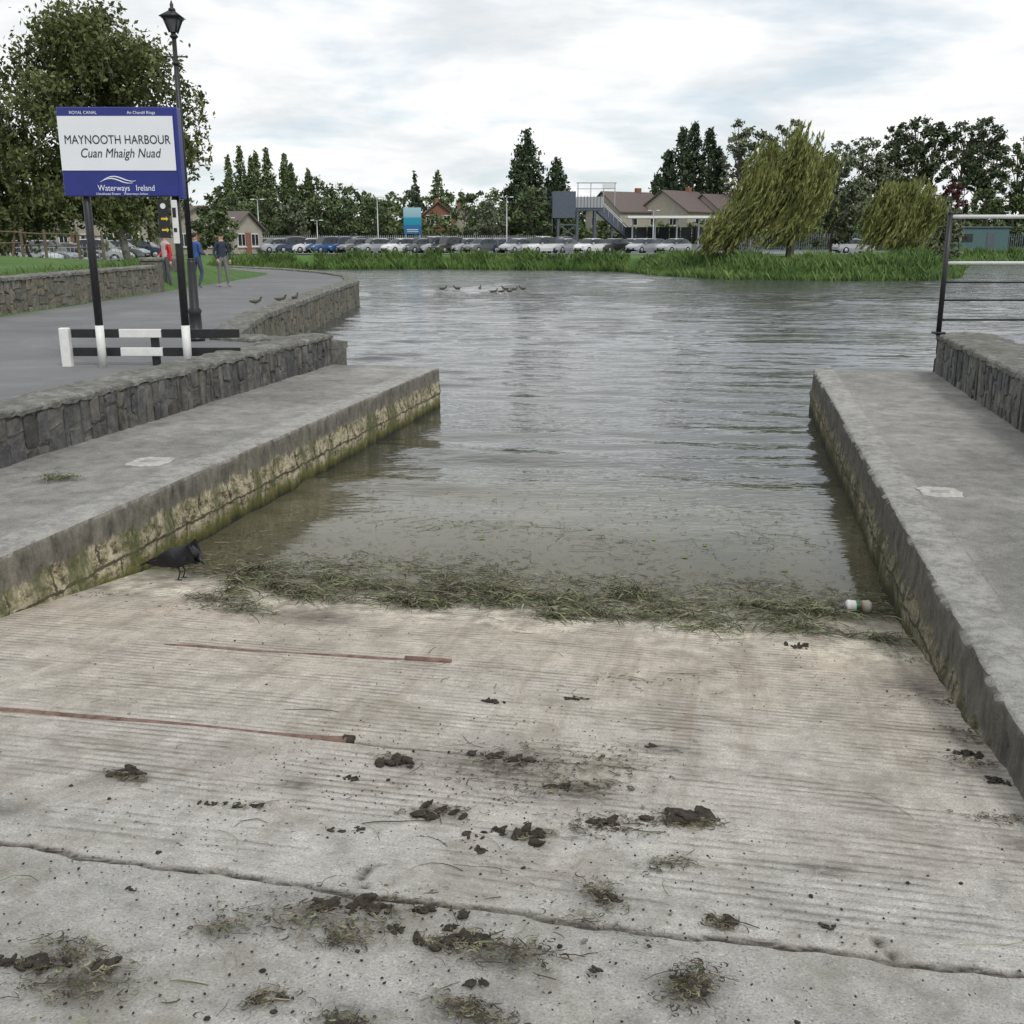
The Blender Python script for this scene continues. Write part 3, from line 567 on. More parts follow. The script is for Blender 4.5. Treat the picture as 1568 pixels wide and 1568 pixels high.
def willow(x,y,H,r,seed,nb,ns,lean=-1.0,side=0):
    # weeping, wind-blown: arching limbs carrying curtains of long narrow-leaved strands
    rs=np.random.RandomState(seed); b=B(); z0=float(gz(x,y))-.05; P=[];Dv=[]
    b.tube([(0,0,0),(.15,0,H*.2),(-.15,.1,H*.42),(.1,0,H*.68)],[.3,.24,.18,.07],1,8,False)
    for k in range(nb):
        a=rs.rand()*6.283; e=r*rs.uniform(.25,1.0); zt=H*(1-.42*(e/r)**2)*rs.uniform(.70,1.0)
        c=np.array([math.cos(a)*e+side*(e/r),math.sin(a)*e,zt]); b0=np.array([0,0,H*rs.uniform(.25,.55)]); mid=(b0+c)/2+np.array([0,0,.9])
        b.tube([b0,mid,c],[.09,.05,.012],1,4,False)
        for j in range(ns):
            q=rs.uniform(.55,1.0); st=(b0*(1-q)+c*q)+(mid-(b0+c)/2)*4*q*(1-q)*.5+rs.normal(size=3)*np.array([.28,.28,.15])
            L=min(rs.uniform(1.6,5.6)*H/9,st[2]-.15)
            if L<.4: continue
            m=int(L*9); dx=lean*rs.uniform(.5,1.3); s=rs.rand(m)
            fx=dx*L*(.20*s+.38*s*s); P.append(st[None]+np.stack([fx,0*s,-L*s*(1-.12*s)],1)+rs.normal(size=(m,3))*.035)
            dd=np.stack([dx*(.2+.76*s),0*s,-np.ones(m)],1)+rs.normal(size=(m,3))*.28; Dv.append(dd/np.linalg.norm(dd,axis=1)[:,None])
            b.tube([st+np.array([dx*L*(.2*t+.38*t*t),0,-L*t*(1-.12*t)]) for t in (0,.33,.66,1)],.008,1,3,False)
    P=np.concatenate(P); d=np.concatenate(Dv); n=len(P); e=np.cross(d,rs.normal(size=(n,3))); e/=np.linalg.norm(e,axis=1)[:,None]; sz=(.21*rs.uniform(.6,1.4,n))[:,None]
    b.quads(np.stack([P-d*sz,P+e*sz*.2,P+d*sz,P-e*sz*.2],axis=1),0); b.build("willow_tree",[F_willow,M_bark],loc=(x,y,z0))
willow(19.2,74.5,9.3,4.0,5,46,26,-.8,-.4)
willow(27.6,76,5.9,3.0,6,36,22,-.75,.2)
willow(14.6,73.5,4.2,1.4,8,16,14,-.8,0)
tree("alder_tree",23.4,79,7.3,2.2,leaf=F_mid2,n=5000,ls=.17,cb=.12,seed=22,droop=.5)
tree("shrub",31.2,79,4.8,1.9,leaf=F_mid2,n=2500,ls=.16,cb=.05,seed=23,droop=.6)
k=.1027
for i,(u,top,w) in enumerate([(356,14.2,2.2),(372,15.6,2.6),(386,14.2,2.2),(398,14.8,2.4),(412,15.5,2.4),(437,14.7,2.6),(450,13,2.4),(474,12.2,2.4)]):
    tree("poplar_tree",(u-784)*k,170+i%3,top-.6,w*.62,'poplar',F_mid,n=1300,ls=.28,cb=.1,K=20,seed=40+i,cr=.45)
tree("cypress_tree",2.2,172,18.2,5.2,'conifer',F_dark,n=7000,ls=.32,cb=.05,K=60,seed=60,cr=.28)
tree("cypress_tree",7.0,171,14.0,3.9,'conifer',F_dark,n=4200,ls=.32,cb=.05,K=40,seed=61,cr=.3)
tree("cypress_tree",-11.2,165,11.6,2.3,'conifer',F_mid,n=1800,ls=.28,cb=.05,K=30,seed=62,cr=.3)
tree("cypress_tree",-14.8,166,11.2,1.7,'conifer',F_dark,n=1400,ls=.28,cb=.05,K=26,seed=63,cr=.3)
for i,(u,H,w) in enumerate([(1006,11,2.4),(1024,14.6,2.6),(1042,17.8,2.8),(1062,18.6,2.8),(1082,17.6,2.8),(1100,15,2.8)]):
    tree("cypress_tree",(u-784)*k,171+i%2*2,H,w,'poplar',F_dark,n=2300,ls=.32,cb=.03,K=30,seed=70+i,cr=.35)
for i,(u,H,w) in enumerate([(1122,19,3.4),(1160,17.6,3.2),(1196,19.2,3.4),(1232,15.5,2.8)]):
    tree("ash_tree",(u-784)*k,168,H,w,'round',F_mid2,n=3400,ls=.27,cb=.3,K=30,seed=80+i,cr=.3)
for i,(u,H,w) in enumerate([(1262,15.8,3.0),(1300,16.6,3.6),(1335,14,3)]):
    tree("ash_tree",(u-784)*k,166,H,w,'round',F_mid2,n=3400,ls=.27,cb=.15,K=30,seed=90+i,cr=.34)
for i,(u,H,w,cbb) in enumerate([(1358,18.6,2.8,.42),(1385,19.4,3.1,.46),(1410,18.8,2.8,.46),(1455,19.0,3.4,.42),(1480,19.4,3.6,.38),(1500,16.5,2.8,.3)]):
    tree("pine_tree",(u-784)*k,168,H,w,'pine',F_pine,n=3300,ls=.27,cb=cbb,K=26,seed=100+i,cr=.36)
tree("copper_beech_tree",(1442-784)*k*.95,160,9.4,2.7,'round',F_red,n=3200,ls=.24,cb=.1,K=24,seed=110)
tree("maple_tree",(1488-784)*k*.95,158,8.8,2.8,'round',F_mid,n=3200,ls=.24,cb=.1,K=24,seed=111)
for i,(u,H,w) in enumerate([(1548,17,2.9),(1566,15,2.8),(1590,18,3),(1620,16,3.5),(1660,17,4),(1700,15,4)]):
    tree("ash_tree",(u-784)*k,170,H,w,'round',F_mid,n=2600,ls=.3,cb=.1,K=26,seed=120+i,cr=.34)
b=B(); prof=[(-60,290),(40,300),(120,300),(200,300),(300,296),(340,282),(380,268),(420,260),(460,264),(500,274),(540,288),(580,292),(620,288),(660,292),(700,292),(740,288),(780,282),(830,290),(880,312),(930,315),(980,315),(1050,310),(1120,290),(1250,280),(1330,290),(1400,300),(1480,310),(1540,300),(1620,290),(1750,290)]
pu=[p[0] for p in prof]; pv=[p[1] for p in prof]; u=-80; i=0
while u<1800:
    v=np.interp(u,pu,pv)+R.uniform(-5,8); H=2.6+(math.tan(math.atan((784-v)/1600)-math.radians(14.7)))*168-1
    tree("",(u-784)*k,172+R.uniform(-3,6),H,R.uniform(2.2,3.6),'round',n=1500,ls=.32,cb=.02,K=16,seed=200+i,cr=.42,b=b,z0=1.0); u+=R.uniform(22,36); i+=1
b.build("distant_trees",[F_mid,M_bark])
b=B(); u=-80
while u<1800:
    brd=830<u<1090
    tree("",(u-784)*(.0857 if not brd else .0905),142+R.uniform(-3,3)+(9 if brd else 0),R.uniform(2.8,4.2) if u>880 else R.uniform(3.6,6.0),R.uniform(1.8,3),'round',n=1100,ls=.25,cb=.0,K=14,seed=400+i,cr=.42,b=b,z0=1.0); u+=R.uniform(20,34); i+=1
b.build("hedge",[F_mid,M_bark])
for i,(u,H,w,m) in enumerate([(410,7.6,3.4,F_mid),(455,6.2,2.8,F_mid2),(520,6.4,3.4,F_mid),(575,6.8,3,F_mid),(745,6.0,2.8,F_mid2),(815,8.0,2.6,F_mid),(360,7,2.8,F_mid),(490,6.8,2.6,F_mid)]):
    tree("deciduous_tree",(u-784)*.083,137,H,w,'round',m,n=3200,ls=.22,cb=.08,K=26,seed=500+i,cr=.33)
for i,(u,d,H,w) in enumerate([(20,85,7,3),(70,90,6,3),(-60,80,9,4),(330,100,4.5,2.2),(230,105,5,2.6)]):
    tree("deciduous_tree",(u-784)*d*.000604,d,H,w,'round',F_mid,n=3000,ls=.2,cb=.1,K=24,seed=520+i)
# ------------------------------------------------------------------ reeds & grass
def blades(name,line,dens,wid,h,mat,bw=.05,seed=1):
    rs=np.random.RandomState(seed); V=[]
    for (a,c) in zip(line[:-1],line[1:]):
        a=np.array(a);c=np.array(c); L=np.linalg.norm(c-a); n=int(L*dens); t=rs.rand(n); u=(c-a)/L; w=np.array([-u[1],u[0]])
        P=a+t[:,None]*(c-a)+(rs.rand(n)*wid-.2)[:,None]*w; z=gz(P[:,0],P[:,1]); z=np.maximum(z,-.05)
        cl=.72+.25*np.sin(P[:,0]*1.3)*np.sin(P[:,0]*.37+1)+.2*np.sin(P[:,0]*4.1+P[:,1])*np.sin(P[:,0]*2.3); hh=h*rs.uniform(.5,1.2,n)*cl
        an=rs.rand(n)*3.14; dx=np.cos(an)*bw; dy=np.sin(an)*bw; lx_=rs.normal(size=n)*.35*hh-.08*hh
        p0=np.stack([P[:,0]-dx,P[:,1]-dy,z],1); p1=np.stack([P[:,0]+dx,P[:,1]+dy,z],1)
        p2=np.stack([P[:,0]+dx*.7+lx_*.4,P[:,1]+dy*.7,z+hh*.6],1); p3=np.stack([P[:,0]+lx_,P[:,1],z+hh],1)
        V.append(np.stack([p0,p1,p2,p3],1))
    b=B(); b.quads(np.concatenate(V),0); return b.build(name,[mat])
far=[(-12.6,60),(-17,67),(-19,78),(-17,91.5),(-6,92.5),(4,88.5),(8.6,85.5)]
blades("reed_bed",far,150,2.2,.85,F_reed,.05,1)
blades("reed_bed",[(8.6,85.5),(10.4,76.4),(13.5,70),(19,67),(26,67.5),(30,72),(36,86),(46,108)],300,4.6,.75,F_reed2,.045,2)
blades("reed_bed",[(46,108.5),(60,118.5),(90,130.5),(135,140)],70,2.5,.9,F_reed2,.06,3)
blades("grass_verge",[(-12,4),(-12,36),(-16,50),(-19,62)],90,1.2,.22,F_reed2,.015,4)
# ------------------------------------------------------------------ car park
b=B(); b.add([(-70,104,1.075),(34,104,1.075),(44,122,1.075),(44,138,1.075),(-70,138,1.075)],[(0,1,2,3,4)]); b.build("car_park_surface",[M_asph])
glass=N("car_glass"); glass.base((.02,.025,.03)); glass.rough(.08); glass=glass.m
tyre=simple("tyre",(.02,.02,.02),None,10,.8,0); M_lamp=simple("headlamp",(.6,.62,.65),None,5,.1,0); M_tail=simple("tail_lamp",(.35,.01,.01),None,5,.2,0)
paints={}
def paint(c):
    if c not in paints:
        n=N("car_paint"); n.base(c); n.rough(.28); n.p.inputs["Coat Weight"].default_value=.5; n.p.inputs["Metallic"].default_value=.15; paints[c]=n.m
    return paints[c]
def car(x,y,rz,c,suv=0,z=1.08):
    b=B(); h=1.46+.2*suv
    st=[(-2.1,.62,.66,.70,.66,.36),(-2.0,.85,.90,.82,.76,.25),(-1.85,.93,1.02,.86,.74,.22),(-1.45,.95,h-.08,.88,.64,.20),(-.9,.95,h,.89,.63,.2),(0,.93,h+.01,.90,.63,.2),(.45,.91,h-.05,.90,.62,.2),(1.05,.90,.96,.89,.72,.2),(1.6,.80,.86,.87,.74,.2),(1.95,.68,.73,.80,.70,.24),(2.1,.52,.56,.68,.62,.34)]
    V=[]
    for X,zb,zr,wb,wr,z0 in st: V+=[(X,-wb+.06,z0),(X,-wb,zb*.55),(X,-wb+.02,zb),(X,-wr,zr-.05*(zr-zb>.2)),(X,-wr*.7,zr),(X,wr*.7,zr),(X,wr,zr-.05*(zr-zb>.2)),(X,wb-.02,zb),(X,wb,zb*.55),(X,wb-.06,z0)]
    n=10
    for i in range(len(st)-1):
        for j in range(n-1):
            q=(i*n+j,(i+1)*n+j,(i+1)*n+j+1,i*n+j+1); m=0
            if j in (2,6) and 2<=i<=6: m=1
            if j in (3,4,5) and i in (2,6): m=1
            b.add([V[t] for t in q],[(0,1,2,3)],m)
    b.add(V[:n],[tuple(range(n))],0); b.add(V[-n:],[tuple(range(n-1,-1,-1))],0)
    for X in (-1.3,1.32):
        for s in (-1,1):
            b.tube([(X,s*.70,.32),(X,s*.90,.32)],[.33,.33],2,16); b.tube([(X,s*.895,.32),(X,s*.915,.32)],[.2,.18],3,12)
    for s in (-1,1):
        b.box((2.0,s*.6,.64),(.16,.26,.12),4,bev=.02); b.box((-2.03,s*.66,.75),(.1,.2,.16),5,bev=.02); b.box((.75,s*.98,.98),(.14,.16,.11),0,bev=.02)
        for X in (-.25,): b.box((X,s*.80,1.15),(.06,.05,.42),2,rx=-s*.5)
    b.box((2.1,0,.42),(.06,.9,.16),2); b.box((2.13,0,.42),(.02,.5,.1),3); b.box((-2.11,0,.6),(.02,.5,.1),3)
    b.box((0,0,.3),(3.6,1.5,.2),2)
    return b.build("parked_car",[paint(c),glass,tyre,M_grey,M_lamp,M_tail],True,loc=(x,y,z),rz=rz)
wh=(.72,.73,.74);si=(.38,.40,.42);gr=(.12,.13,.14);bk=(.02,.02,.025);bl=(.03,.10,.25);dbl=(.03,.05,.10);rd=(.25,.02,.02)
row=[(352,bk),(372,gr),(396,gr),(420,si),(444,dbl),(468,wh),(498,bl),(520,bl),(545,gr),(572,si),(612,wh),(640,gr),(662,si),(686,bk),(712,si),(738,gr),(762,dbl),(792,si),(828,wh),(862,si),(905,wh),(938,bk),(985,si),(1032,si)]
for i,(u,c) in enumerate(row):
    d=112+R.uniform(-1.5,1.5); car((u-784)*d*.000604,d,-math.pi/2-.75+R.uniform(-.12,.12),c,R.random()<.3)
for i in range(20):
    u=345+i*35+R.uniform(-6,6); d=128; car((u-784)*d*.000604,d,math.pi/2-.75+R.uniform(-.15,.15),R.choice([si,gr,bk,wh,si,dbl,rd,gr]),R.random()<.4)
car(35.5,112,.2,si,0,1.05)
for u,d,c in ((70,72,gr),(105,74,bk),(150,76,si),(40,70,si),(180,80,gr),(215,84,dbl)): car((u-784)*d*.000604,d,R.uniform(-.2,.2),c,R.random()<.4,float(gz((u-784)*d*.000604,d)))
def column(u,d,H,arms=2,m=M_grey):
    b=B(); b.tube([(0,0,0),(0,0,.9),(0,0,1),(0,0,H)],[.09,.09,.06,.045],0,8)
    for s in ([-1,1] if arms==2 else [1]): b.tube([(0,0,H),(s*.2,0,H+.06),(s*.35,0,H+.06)],.03,0,6); b.box((s*.5,0,H+.05),(.38,.22,.10),1,bev=.03)
    b.build("car_park_lamp",[m,M_white],True,loc=((u-784)*d*.000604,d,1.0))
for u,d,H in ((397,110,5.3),(579,112,5.6),(776,112,5.6),(350,104,3.4),(486,118,3.4),(1000,125,4.6),(1150,130,5)): column(u,d,H)
column(1470,118,7.0,1,M_black); column(1448,118,5.4,1,M_black)
b=B()
for s in (-.75,.75): b.tube([(s,.04,0),(s,.04,4.5)],.06,2,8)
tm=N("totem_face"); tv=tm.co(); tz=tm.sep(tv)[2]; tm.base(tm.ramp(tm.mr(tz,1.9,4.7),[(0,(.02,.12,.28)),(.35,(.02,.14,.32)),(.37,(.01,.25,.38)),(.62,(.02,.28,.40)),(.64,(.25,.42,.50)),(1,(.35,.55,.62))])); tm.rough(.4)
b.box((0,0,3.3),(1.9,.08,2.75),0,bev=.02); b.box((0,-.05,2.4),(1.2,.02,.08),1);b.box((0,-.05,2.2),(1.2,.02,.06),1)
b.build("information_totem",[tm.m,M_white,M_grey],loc=(-10.65,116,1.05))
# ------------------------------------------------------------------ buildings
M_roof=simple("brown_roof_tile",(.15,.12,.115),(.11,.085,.08),6,.85,.3); M_render=simple("cream_render",(.40,.37,.31),(.33,.30,.25),3,.9,.1); M_brick=simple("brick",(.27,.13,.08),(.2,.09,.06),9,.9,.2)
def house(name,x,y,w,dp,eave,ridge,rz,wallm=M_render,z=1.0):
    root=empty(name,(x,y,z),rz); b=B(); hw,hd=w/2,dp/2
    b.add([(-hw,-hd,0),(hw,-hd,0),(hw,hd,0),(-hw,hd,0),(-hw,-hd,eave),(hw,-hd,eave),(hw,hd,eave),(-hw,hd,eave),(0,-hd,ridge),(0,hd,ridge)],[(0,1,5,8,4),(2,3,7,9,6),(1,2,6,5),(3,0,4,7)],0); b.build("walls",[wallm],parent=root)
    b=B(); o=.35; dz=(ridge-eave)/hw*o; t=.16
    for s in (-1,1):
        V=[(0,-hd-o,ridge+.02),(0,hd+o,ridge+.02),(s*(hw+o),hd+o,eave-dz+.02),(s*(hw+o),-hd-o,eave-dz+.02)]; V+=[(p[0],p[1],p[2]+t) for p in V]
        b.add(V,[(0,1,2,3),(7,6,5,4),(0,3,7,4),(1,2,6,5),(2,3,7,6)],0)
    b.box((0,hd*.5,ridge+.3),(.6,.9,.9),1,bev=.02); b.build("roof",[M_roof,M_brick,M_rust],parent=root)
    b=B()
    for zz in ([1.4,4.0] if eave>4 else [1.4]):
        for xx in (-hw*.45,hw*.45):
            b.box((xx,-hd-.01,zz),(1.25,.08,1.25),0); b.box((xx,-hd-.04,zz),(1.08,.06,1.08),1); b.box((xx,-hd-.06,zz),(.06,.06,1.1),0); b.box((xx,-hd-.05,zz-.68),(1.45,.2,.09),0)
        for yy in (-hd*.4,hd*.4):
            for s in (-1,1): b.box((s*(hw+.01),yy,zz),(.08,1.2,1.2),0); b.box((s*(hw+.04),yy,zz),(.06,1.04,1.04),1)
    b.box((0,-hd-.02,1.05),(.95,.1,2.1),2); b.build("windows_and_door",[M_white,glass,M_brick],parent=root)
house("cream_house",17.4,166,8.5,9,5.4,8.2,-1.0); house("cream_house",25.4,165,9,9,5.4,8.3,-.75)
house("cream_house",32.5,168,8,9,5.2,7.9,-.9)
house("brick_house",-10.5,153,4.8,8,4.4,6.3,.1,M_brick); house("cream_house",-7.4,155,3.6,8,3.9,5.7,.1)
house("cream_house",-33.5,107,7.5,8,2.6,4.4,.9); house("cream_house",-29.6,109,5,7,2.4,4.0,1.2); house("cream_house",-37.5,105,5,8,2.8,4.6,.2)
house("cream_house",-51,118,7,8,2.6,4.4,1.2)
# station footbridge with stair flight towards the car park
M_slate=simple("blue_grey_cladding",(.095,.115,.145),(.075,.09,.12),4,.6,.1)
root=empty("station_footbridge",(9.4,137,1.0)); b=B()
for x in (-3.6,-1.2,1.0): 
    for y in (-1,1): b.box((x,y,2.5),(.28,.28,5.0),0)
b.box((-1.0,0,5.1),(6.2,2.4,.4),0)
b.box((-2.9,-1.25,5.6),(2.9,.10,3.2),0,bev=.02); b.box((-2.9,1.25,5.6),(2.9,.10,3.2),0,bev=.02); b.box((-4.35,0,4.4),(.08,2.4,4.2),0)
b.box((.3,-1.25,5.9),(3.4,.08,1.3),1); b.box((.3,1.25,5.9),(3.4,.08,1.3),1)
for x in np.arange(-1.2,2.0,.4): b.box((x,-1.31,5.95),(.06,.05,1.5),0)
b.box((-3.8,7.3,6.0),(2.4,12,.3),0);b.box((-5.03,7.3,6.9),(.06,12,1.5),0);b.box((-2.57,7.3,6.9),(.06,12,1.5),0)
for z in (1.6,3.2): b.box((-2.4,-1,z),(2.6,.16,.16),0)
for s in (-1,1): b.tube([(-3.6,-1,1.6 if s>0 else 3.2),(-1.2,-1,3.2 if s>0 else 1.6)],.07,0,6)
b.build("deck",[M_slate,M_grey],parent=root)
b=B()
for i in range(22):
    t=i/21; b.box((1.6+5.2*t,0,5.0-4.9*t),(.32,2.2,.08),0); b.box((1.75+5.2*t,0,4.85-4.9*t),(.04,2.2,.3),0)
for y in (-1.15,1.15):
    b.add([(1.3,y,6.1),(6.9,y,.95),(6.9,y,-.1),(1.3,y,4.7),(1.3,y+.07,6.1),(6.9,y+.07,.95),(6.9,y+.07,-.1),(1.3,y+.07,4.7)],[(0,3,2,1),(4,5,6,7),(0,1,5,4),(2,3,7,6)],0)
    b.tube([(1.3,y-.06,6.4),(7.0,y-.06,1.2)],.07,1,6)
    for i in range(10): t=i/9; b.tube([(1.5+5.3*t,y-.05,5.2-5.0*t),(1.5+5.3*t,y-.05,6.3-5.1*t)],.045,1,5)
for x,h in ((3.2,3.2),(5.0,1.5)): b.box((x,0,h/2),(.2,1.6,h),0)
b.build("stairs",[M_slate,M_grey],parent=root)
b=B(); 
for x in (-1.2,.4,2.0,3.4): b.tube([(x,-1.2,5.4),(x,-1.2,8.2)],.06,0,6)
b.box((1.1,-1.2,8.2),(5,.14,.12),0); b.box((1.1,-1.2,7.5),(4.8,.08,.07),0); b.box((2.6,-1.2,7.85),(1.5,.25,.6),1); b.build("gantry",[M_grey,M_white],parent=root)
root=empty("platform_canopy",(20.4,134,1.0)); b=B(); b.box((0,0,4.05),(12.5,3.2,.30),0,bev=.03); b.box((5.8,.3,3.2),(2.2,3.0,1.4),1,bev=.04)
for x in (-5.5,-2.7,0,2.7,5): b.box((x,0,1.95),(.18,.18,3.9),2)
for x in np.arange(-5.6,5.6,1.4): b.box((x,1.4,1.9),(1.3,.05,2.0),3)
b.box((0,1.5,.45),(12,.1,.8),2); b.build("canopy",[M_white,M_render,M_grey,glass],parent=root)
b=B(); b.box((0,0,1.4),(6.5,3,2.6),0,bev=.04); b.box((0,-.02,2.78),(6.8,3.3,.15),1,bev=.03); b.box((-1.6,-1.52,1.6),(1.4,.06,.9),2); b.box((1.2,-1.52,1.2),(.95,.06,2),1)
b.build("site_cabin",[simple("green_blue_steel",(.08,.15,.16),None,4,.6,.1),M_slate,glass],loc=(54,126,1.0))
def pickets(name,line,h,sp_,m,w=.035,z=1.0,rails=(.25,.85)):
    b=B()
    for (a,c) in zip(line[:-1],line[1:]):
        a=Vector(a);c=Vector(c);L=(c-a).length;n=int(L/sp_); rz=math.atan2(c.y-a.y,c.x-a.x)
        for i in range(n): p=a+(c-a)*(i/n); b.box((p.x,p.y,z+h/2),(w,.02,h),0,rz=rz)
        for r in rails: p=(a+c)/2; b.box((p.x,p.y,z+h*r),(L,.04,.05),0,rz=rz)
    b.build(name,[m])
pickets("palisade_fence",[(-65,133),(4,133.5)],1.9,.25,M_grey,.07)
pickets("palisade_fence",[(27,128),(95,134)],2.1,.28,M_slate,.10)
pickets("metal_fence",[(-48,66),(-24,68)],1.2,.25,M_grey,.03,1.0)
M_wood=simple("weathered_wood",(.17,.13,.09),(.09,.07,.05),6,.9,.4)
b=B()
for i in range(9):
    x=-25.5+i*1.15; y=43+.5*(i%2); z=float(gz(x,y)); b.tube([(x,y,z-.2),(x+R.uniform(-.08,.08),y,z+1.1)],.06,0,7)
    if i<8: b.tube([(x,y,z+.95),(x+1.15,43+.5*((i+1)%2),z+.9)],.035,0,6); b.tube([(x,y,z+.45),(x+1.15,43+.5*((i+1)%2),z+.5)],.035,0,6)
b.build("wooden_fence",[M_wood])
b=B()
for x in (0,2.6):
    b.tube([(x,-.9,0),(x,0,2.2)],.06,0,7); b.tube([(x,.9,0),(x,0,2.2)],.06,0,7)
b.tube([(0,0,2.2),(2.6,0,2.2)],.06,0,7)
for x in (.8,1.8): b.tube([(x-.2,0,2.2),(x-.2,0,.6)],.012,1,5); b.tube([(x+.2,0,2.2),(x+.2,0,.6)],.012,1,5); b.box((x,0,.58),(.45,.2,.05),1)
b.build("playground_swing",[M_wood,M_black],loc=(-24.5,48,float(gz(-24,48))-.05))
# ------------------------------------------------------------------ people
def skinmesh(pts,edges,rad,sub=1,root=0):
    me=bpy.data.meshes.new("tmp"); me.from_pydata(pts,edges,[]); o=bpy.data.objects.new("tmp",me); COL.objects.link(o)
    bpy.context.view_layer.objects.active=o
    md=o.modifiers.new("s",'SKIN'); sv=me.skin_vertices[0].data
    for i,r in enumerate(rad): sv[i].radius=(r,r) if not hasattr(r,'__len__') else r
    sv[root].use_root=True
    md2=o.modifiers.new("u",'SUBSURF'); md2.levels=sub; md2.render_levels=sub
    dg=bpy.context.evaluated_depsgraph_get(); m2=bpy.data.meshes.new_from_object(o.evaluated_get(dg))
    V=[tuple(v.co) for v in m2.vertices]; F=[tuple(p.vertices) for p in m2.polygons]
    bpy.data.objects.remove(o); return V,F
def person(loc,rz,top,sleeve,legs,hair,pose):
    J=[(0,0,.96),(0,-.01,1.15),(0,0,1.34),(0,0,1.46),(0,0,1.54),(0,.02,1.60),(0,.02,1.70),
       (-.10,0,.92),pose['kl'],pose['al'],pose['tl'],(.10,0,.92),pose['kr'],pose['ar'],pose['tr'],
       (-.17,0,1.42),pose['el'],pose['wl'],(.17,0,1.42),pose['er'],pose['wr']]
    E=[(0,1),(1,2),(2,3),(3,4),(4,5),(5,6),(0,7),(7,8),(8,9),(9,10),(0,11),(11,12),(12,13),(13,14),(3,15),(15,16),(16,17),(3,18),(18,19),(19,20)]
    rad=[(.15,.11),(.13,.10),(.165,.115),(.11,.08),.055,.085,.09,.095,.062,.045,.04,.095,.062,.045,.04,.065,.048,.033,.065,.048,.033]
    V,F=skinmesh(J,E,rad,2)
    seg=[(J[a],J[c],i) for i,(a,c) in enumerate(E)]
    mt={0:0,1:0,2:0,3:3,4:3,5:3,6:2,7:2,8:2,9:4,10:2,11:2,12:2,13:4,14:0,15:1,16:1,17:0,18:1,19:1}
    b=B(); ms=[]
    segA=np.array([s[0] for s in seg]);segB=np.array([s[1] for s in seg]); Va=np.array(V)
    for f in F:
        c=Va[list(f)].mean(0); d=segB-segA; t=np.clip(((c-segA)*d).sum(1)/(d*d).sum(1),0,1); q=np.linalg.norm(segA+t[:,None]*d-c,axis=1); i=int(q.argmin()); m=mt[i]
        if i in (3,) and c[2]<1.50: m=0
        if m==0 and c[2]<.95: m=2
        ms.append(m)
    b.add(V,F,0); b.m=ms
    b.ell((0,.035,1.70),(.085,.098,.088),5,12,8); b.ell((0,-.085,1.655),(.014,.022,.022),3,8,6)
    for s in (-1,1): b.ell((s*.032,-.068,1.685),(.012,.008,.008),6,8,5); b.ell((s*.088,.015,1.665),(.012,.02,.03),3,8,5)
    b.ell((0,-.072,1.61),(.026,.008,.006),7,8,5)
    for w,e in ((pose['wl'],pose['el']),(pose['wr'],pose['er'])):
        w=Vector(w);d=(w-Vector(e)).normalized(); sd_=d.cross(Vector((0,1,0))); 
        if sd_.length<.1: sd_=Vector((1,0,0))
        sd_.normalize(); nn=sd_.cross(d)
        b.tube([w,w+d*.05,w+d*.095],[.026,.036,.034],3,8)
        for k_,(o_,l_) in enumerate(((-.027,.065),(-.009,.078),(.009,.072),(.026,.055))):
            s0=w+d*.09+sd_*o_; b.tube([s0,s0+d*l_*.5+nn*.004,s0+d*l_*.85+nn*.018],[.0095,.0085,.007],3,6)
        s0=w+d*.03-sd_*.03; b.tube([s0,s0-sd_*.02+d*.03,s0-sd_*.022+d*.055],[.011,.010,.008],3,6)
    mm=[simple("jacket",top,None,20,.85,.2),simple("sleeve",sleeve,None,20,.85,.2),simple("trousers",legs,None,20,.85,.2),simple("skin",(.50,.30,.22),(.45,.27,.2),10,.6,0),simple("shoes",(.3,.3,.3),(.15,.15,.15),10,.7,0),simple("hair",hair,None,30,.8,.3),M_black,simple("lips",(.35,.13,.11),None,5,.6,0)]
    return b.build("person",mm,True,loc=loc,rz=rz,scale=1.05)
P1=dict(kl=(-.12,-.02,.5),al=(-.13,.02,.09),tl=(-.14,-.13,.04),kr=(.13,-.03,.5),ar=(.17,.02,.09),tr=(.19,-.13,.04),el=(-.26,.02,1.14),wl=(-.19,-.14,.93),er=(.27,.03,1.14),wr=(.24,-.1,.90))
P2=dict(kl=(-.11,-.10,.5),al=(-.11,.06,.10),tl=(-.11,-.08,.04),kr=(.11,.03,.5),ar=(.12,.2,.1),tr=(.12,.07,.04),el=(-.25,.03,1.14),wl=(-.2,-.22,1.1),er=(.25,.05,1.13),wr=(.2,-.2,1.08))
P3=dict(kl=(-.10,-.02,.5),al=(-.10,.03,.09),tl=(-.11,-.12,.04),kr=(.11,-.04,.5),ar=(.13,.04,.09),tr=(.15,-.11,.04),el=(-.27,.05,1.16),wl=(-.14,-.16,1.05),er=(.26,0,1.14),wr=(.27,-.04,.88))
person((-10.25,38.0,.9),.5,(.03,.04,.07),(.03,.04,.07),(.20,.20,.20),(.03,.025,.02),P1)
person((-11.78,36.6,.9),-.6,(.50,.46,.46),(.60,.03,.04),(.10,.10,.11),(.06,.04,.02),P3)
person((-10.92,37.2,.9),2.6,(.05,.12,.34),(.04,.09,.26),(.06,.08,.13),(.03,.025,.02),P2)
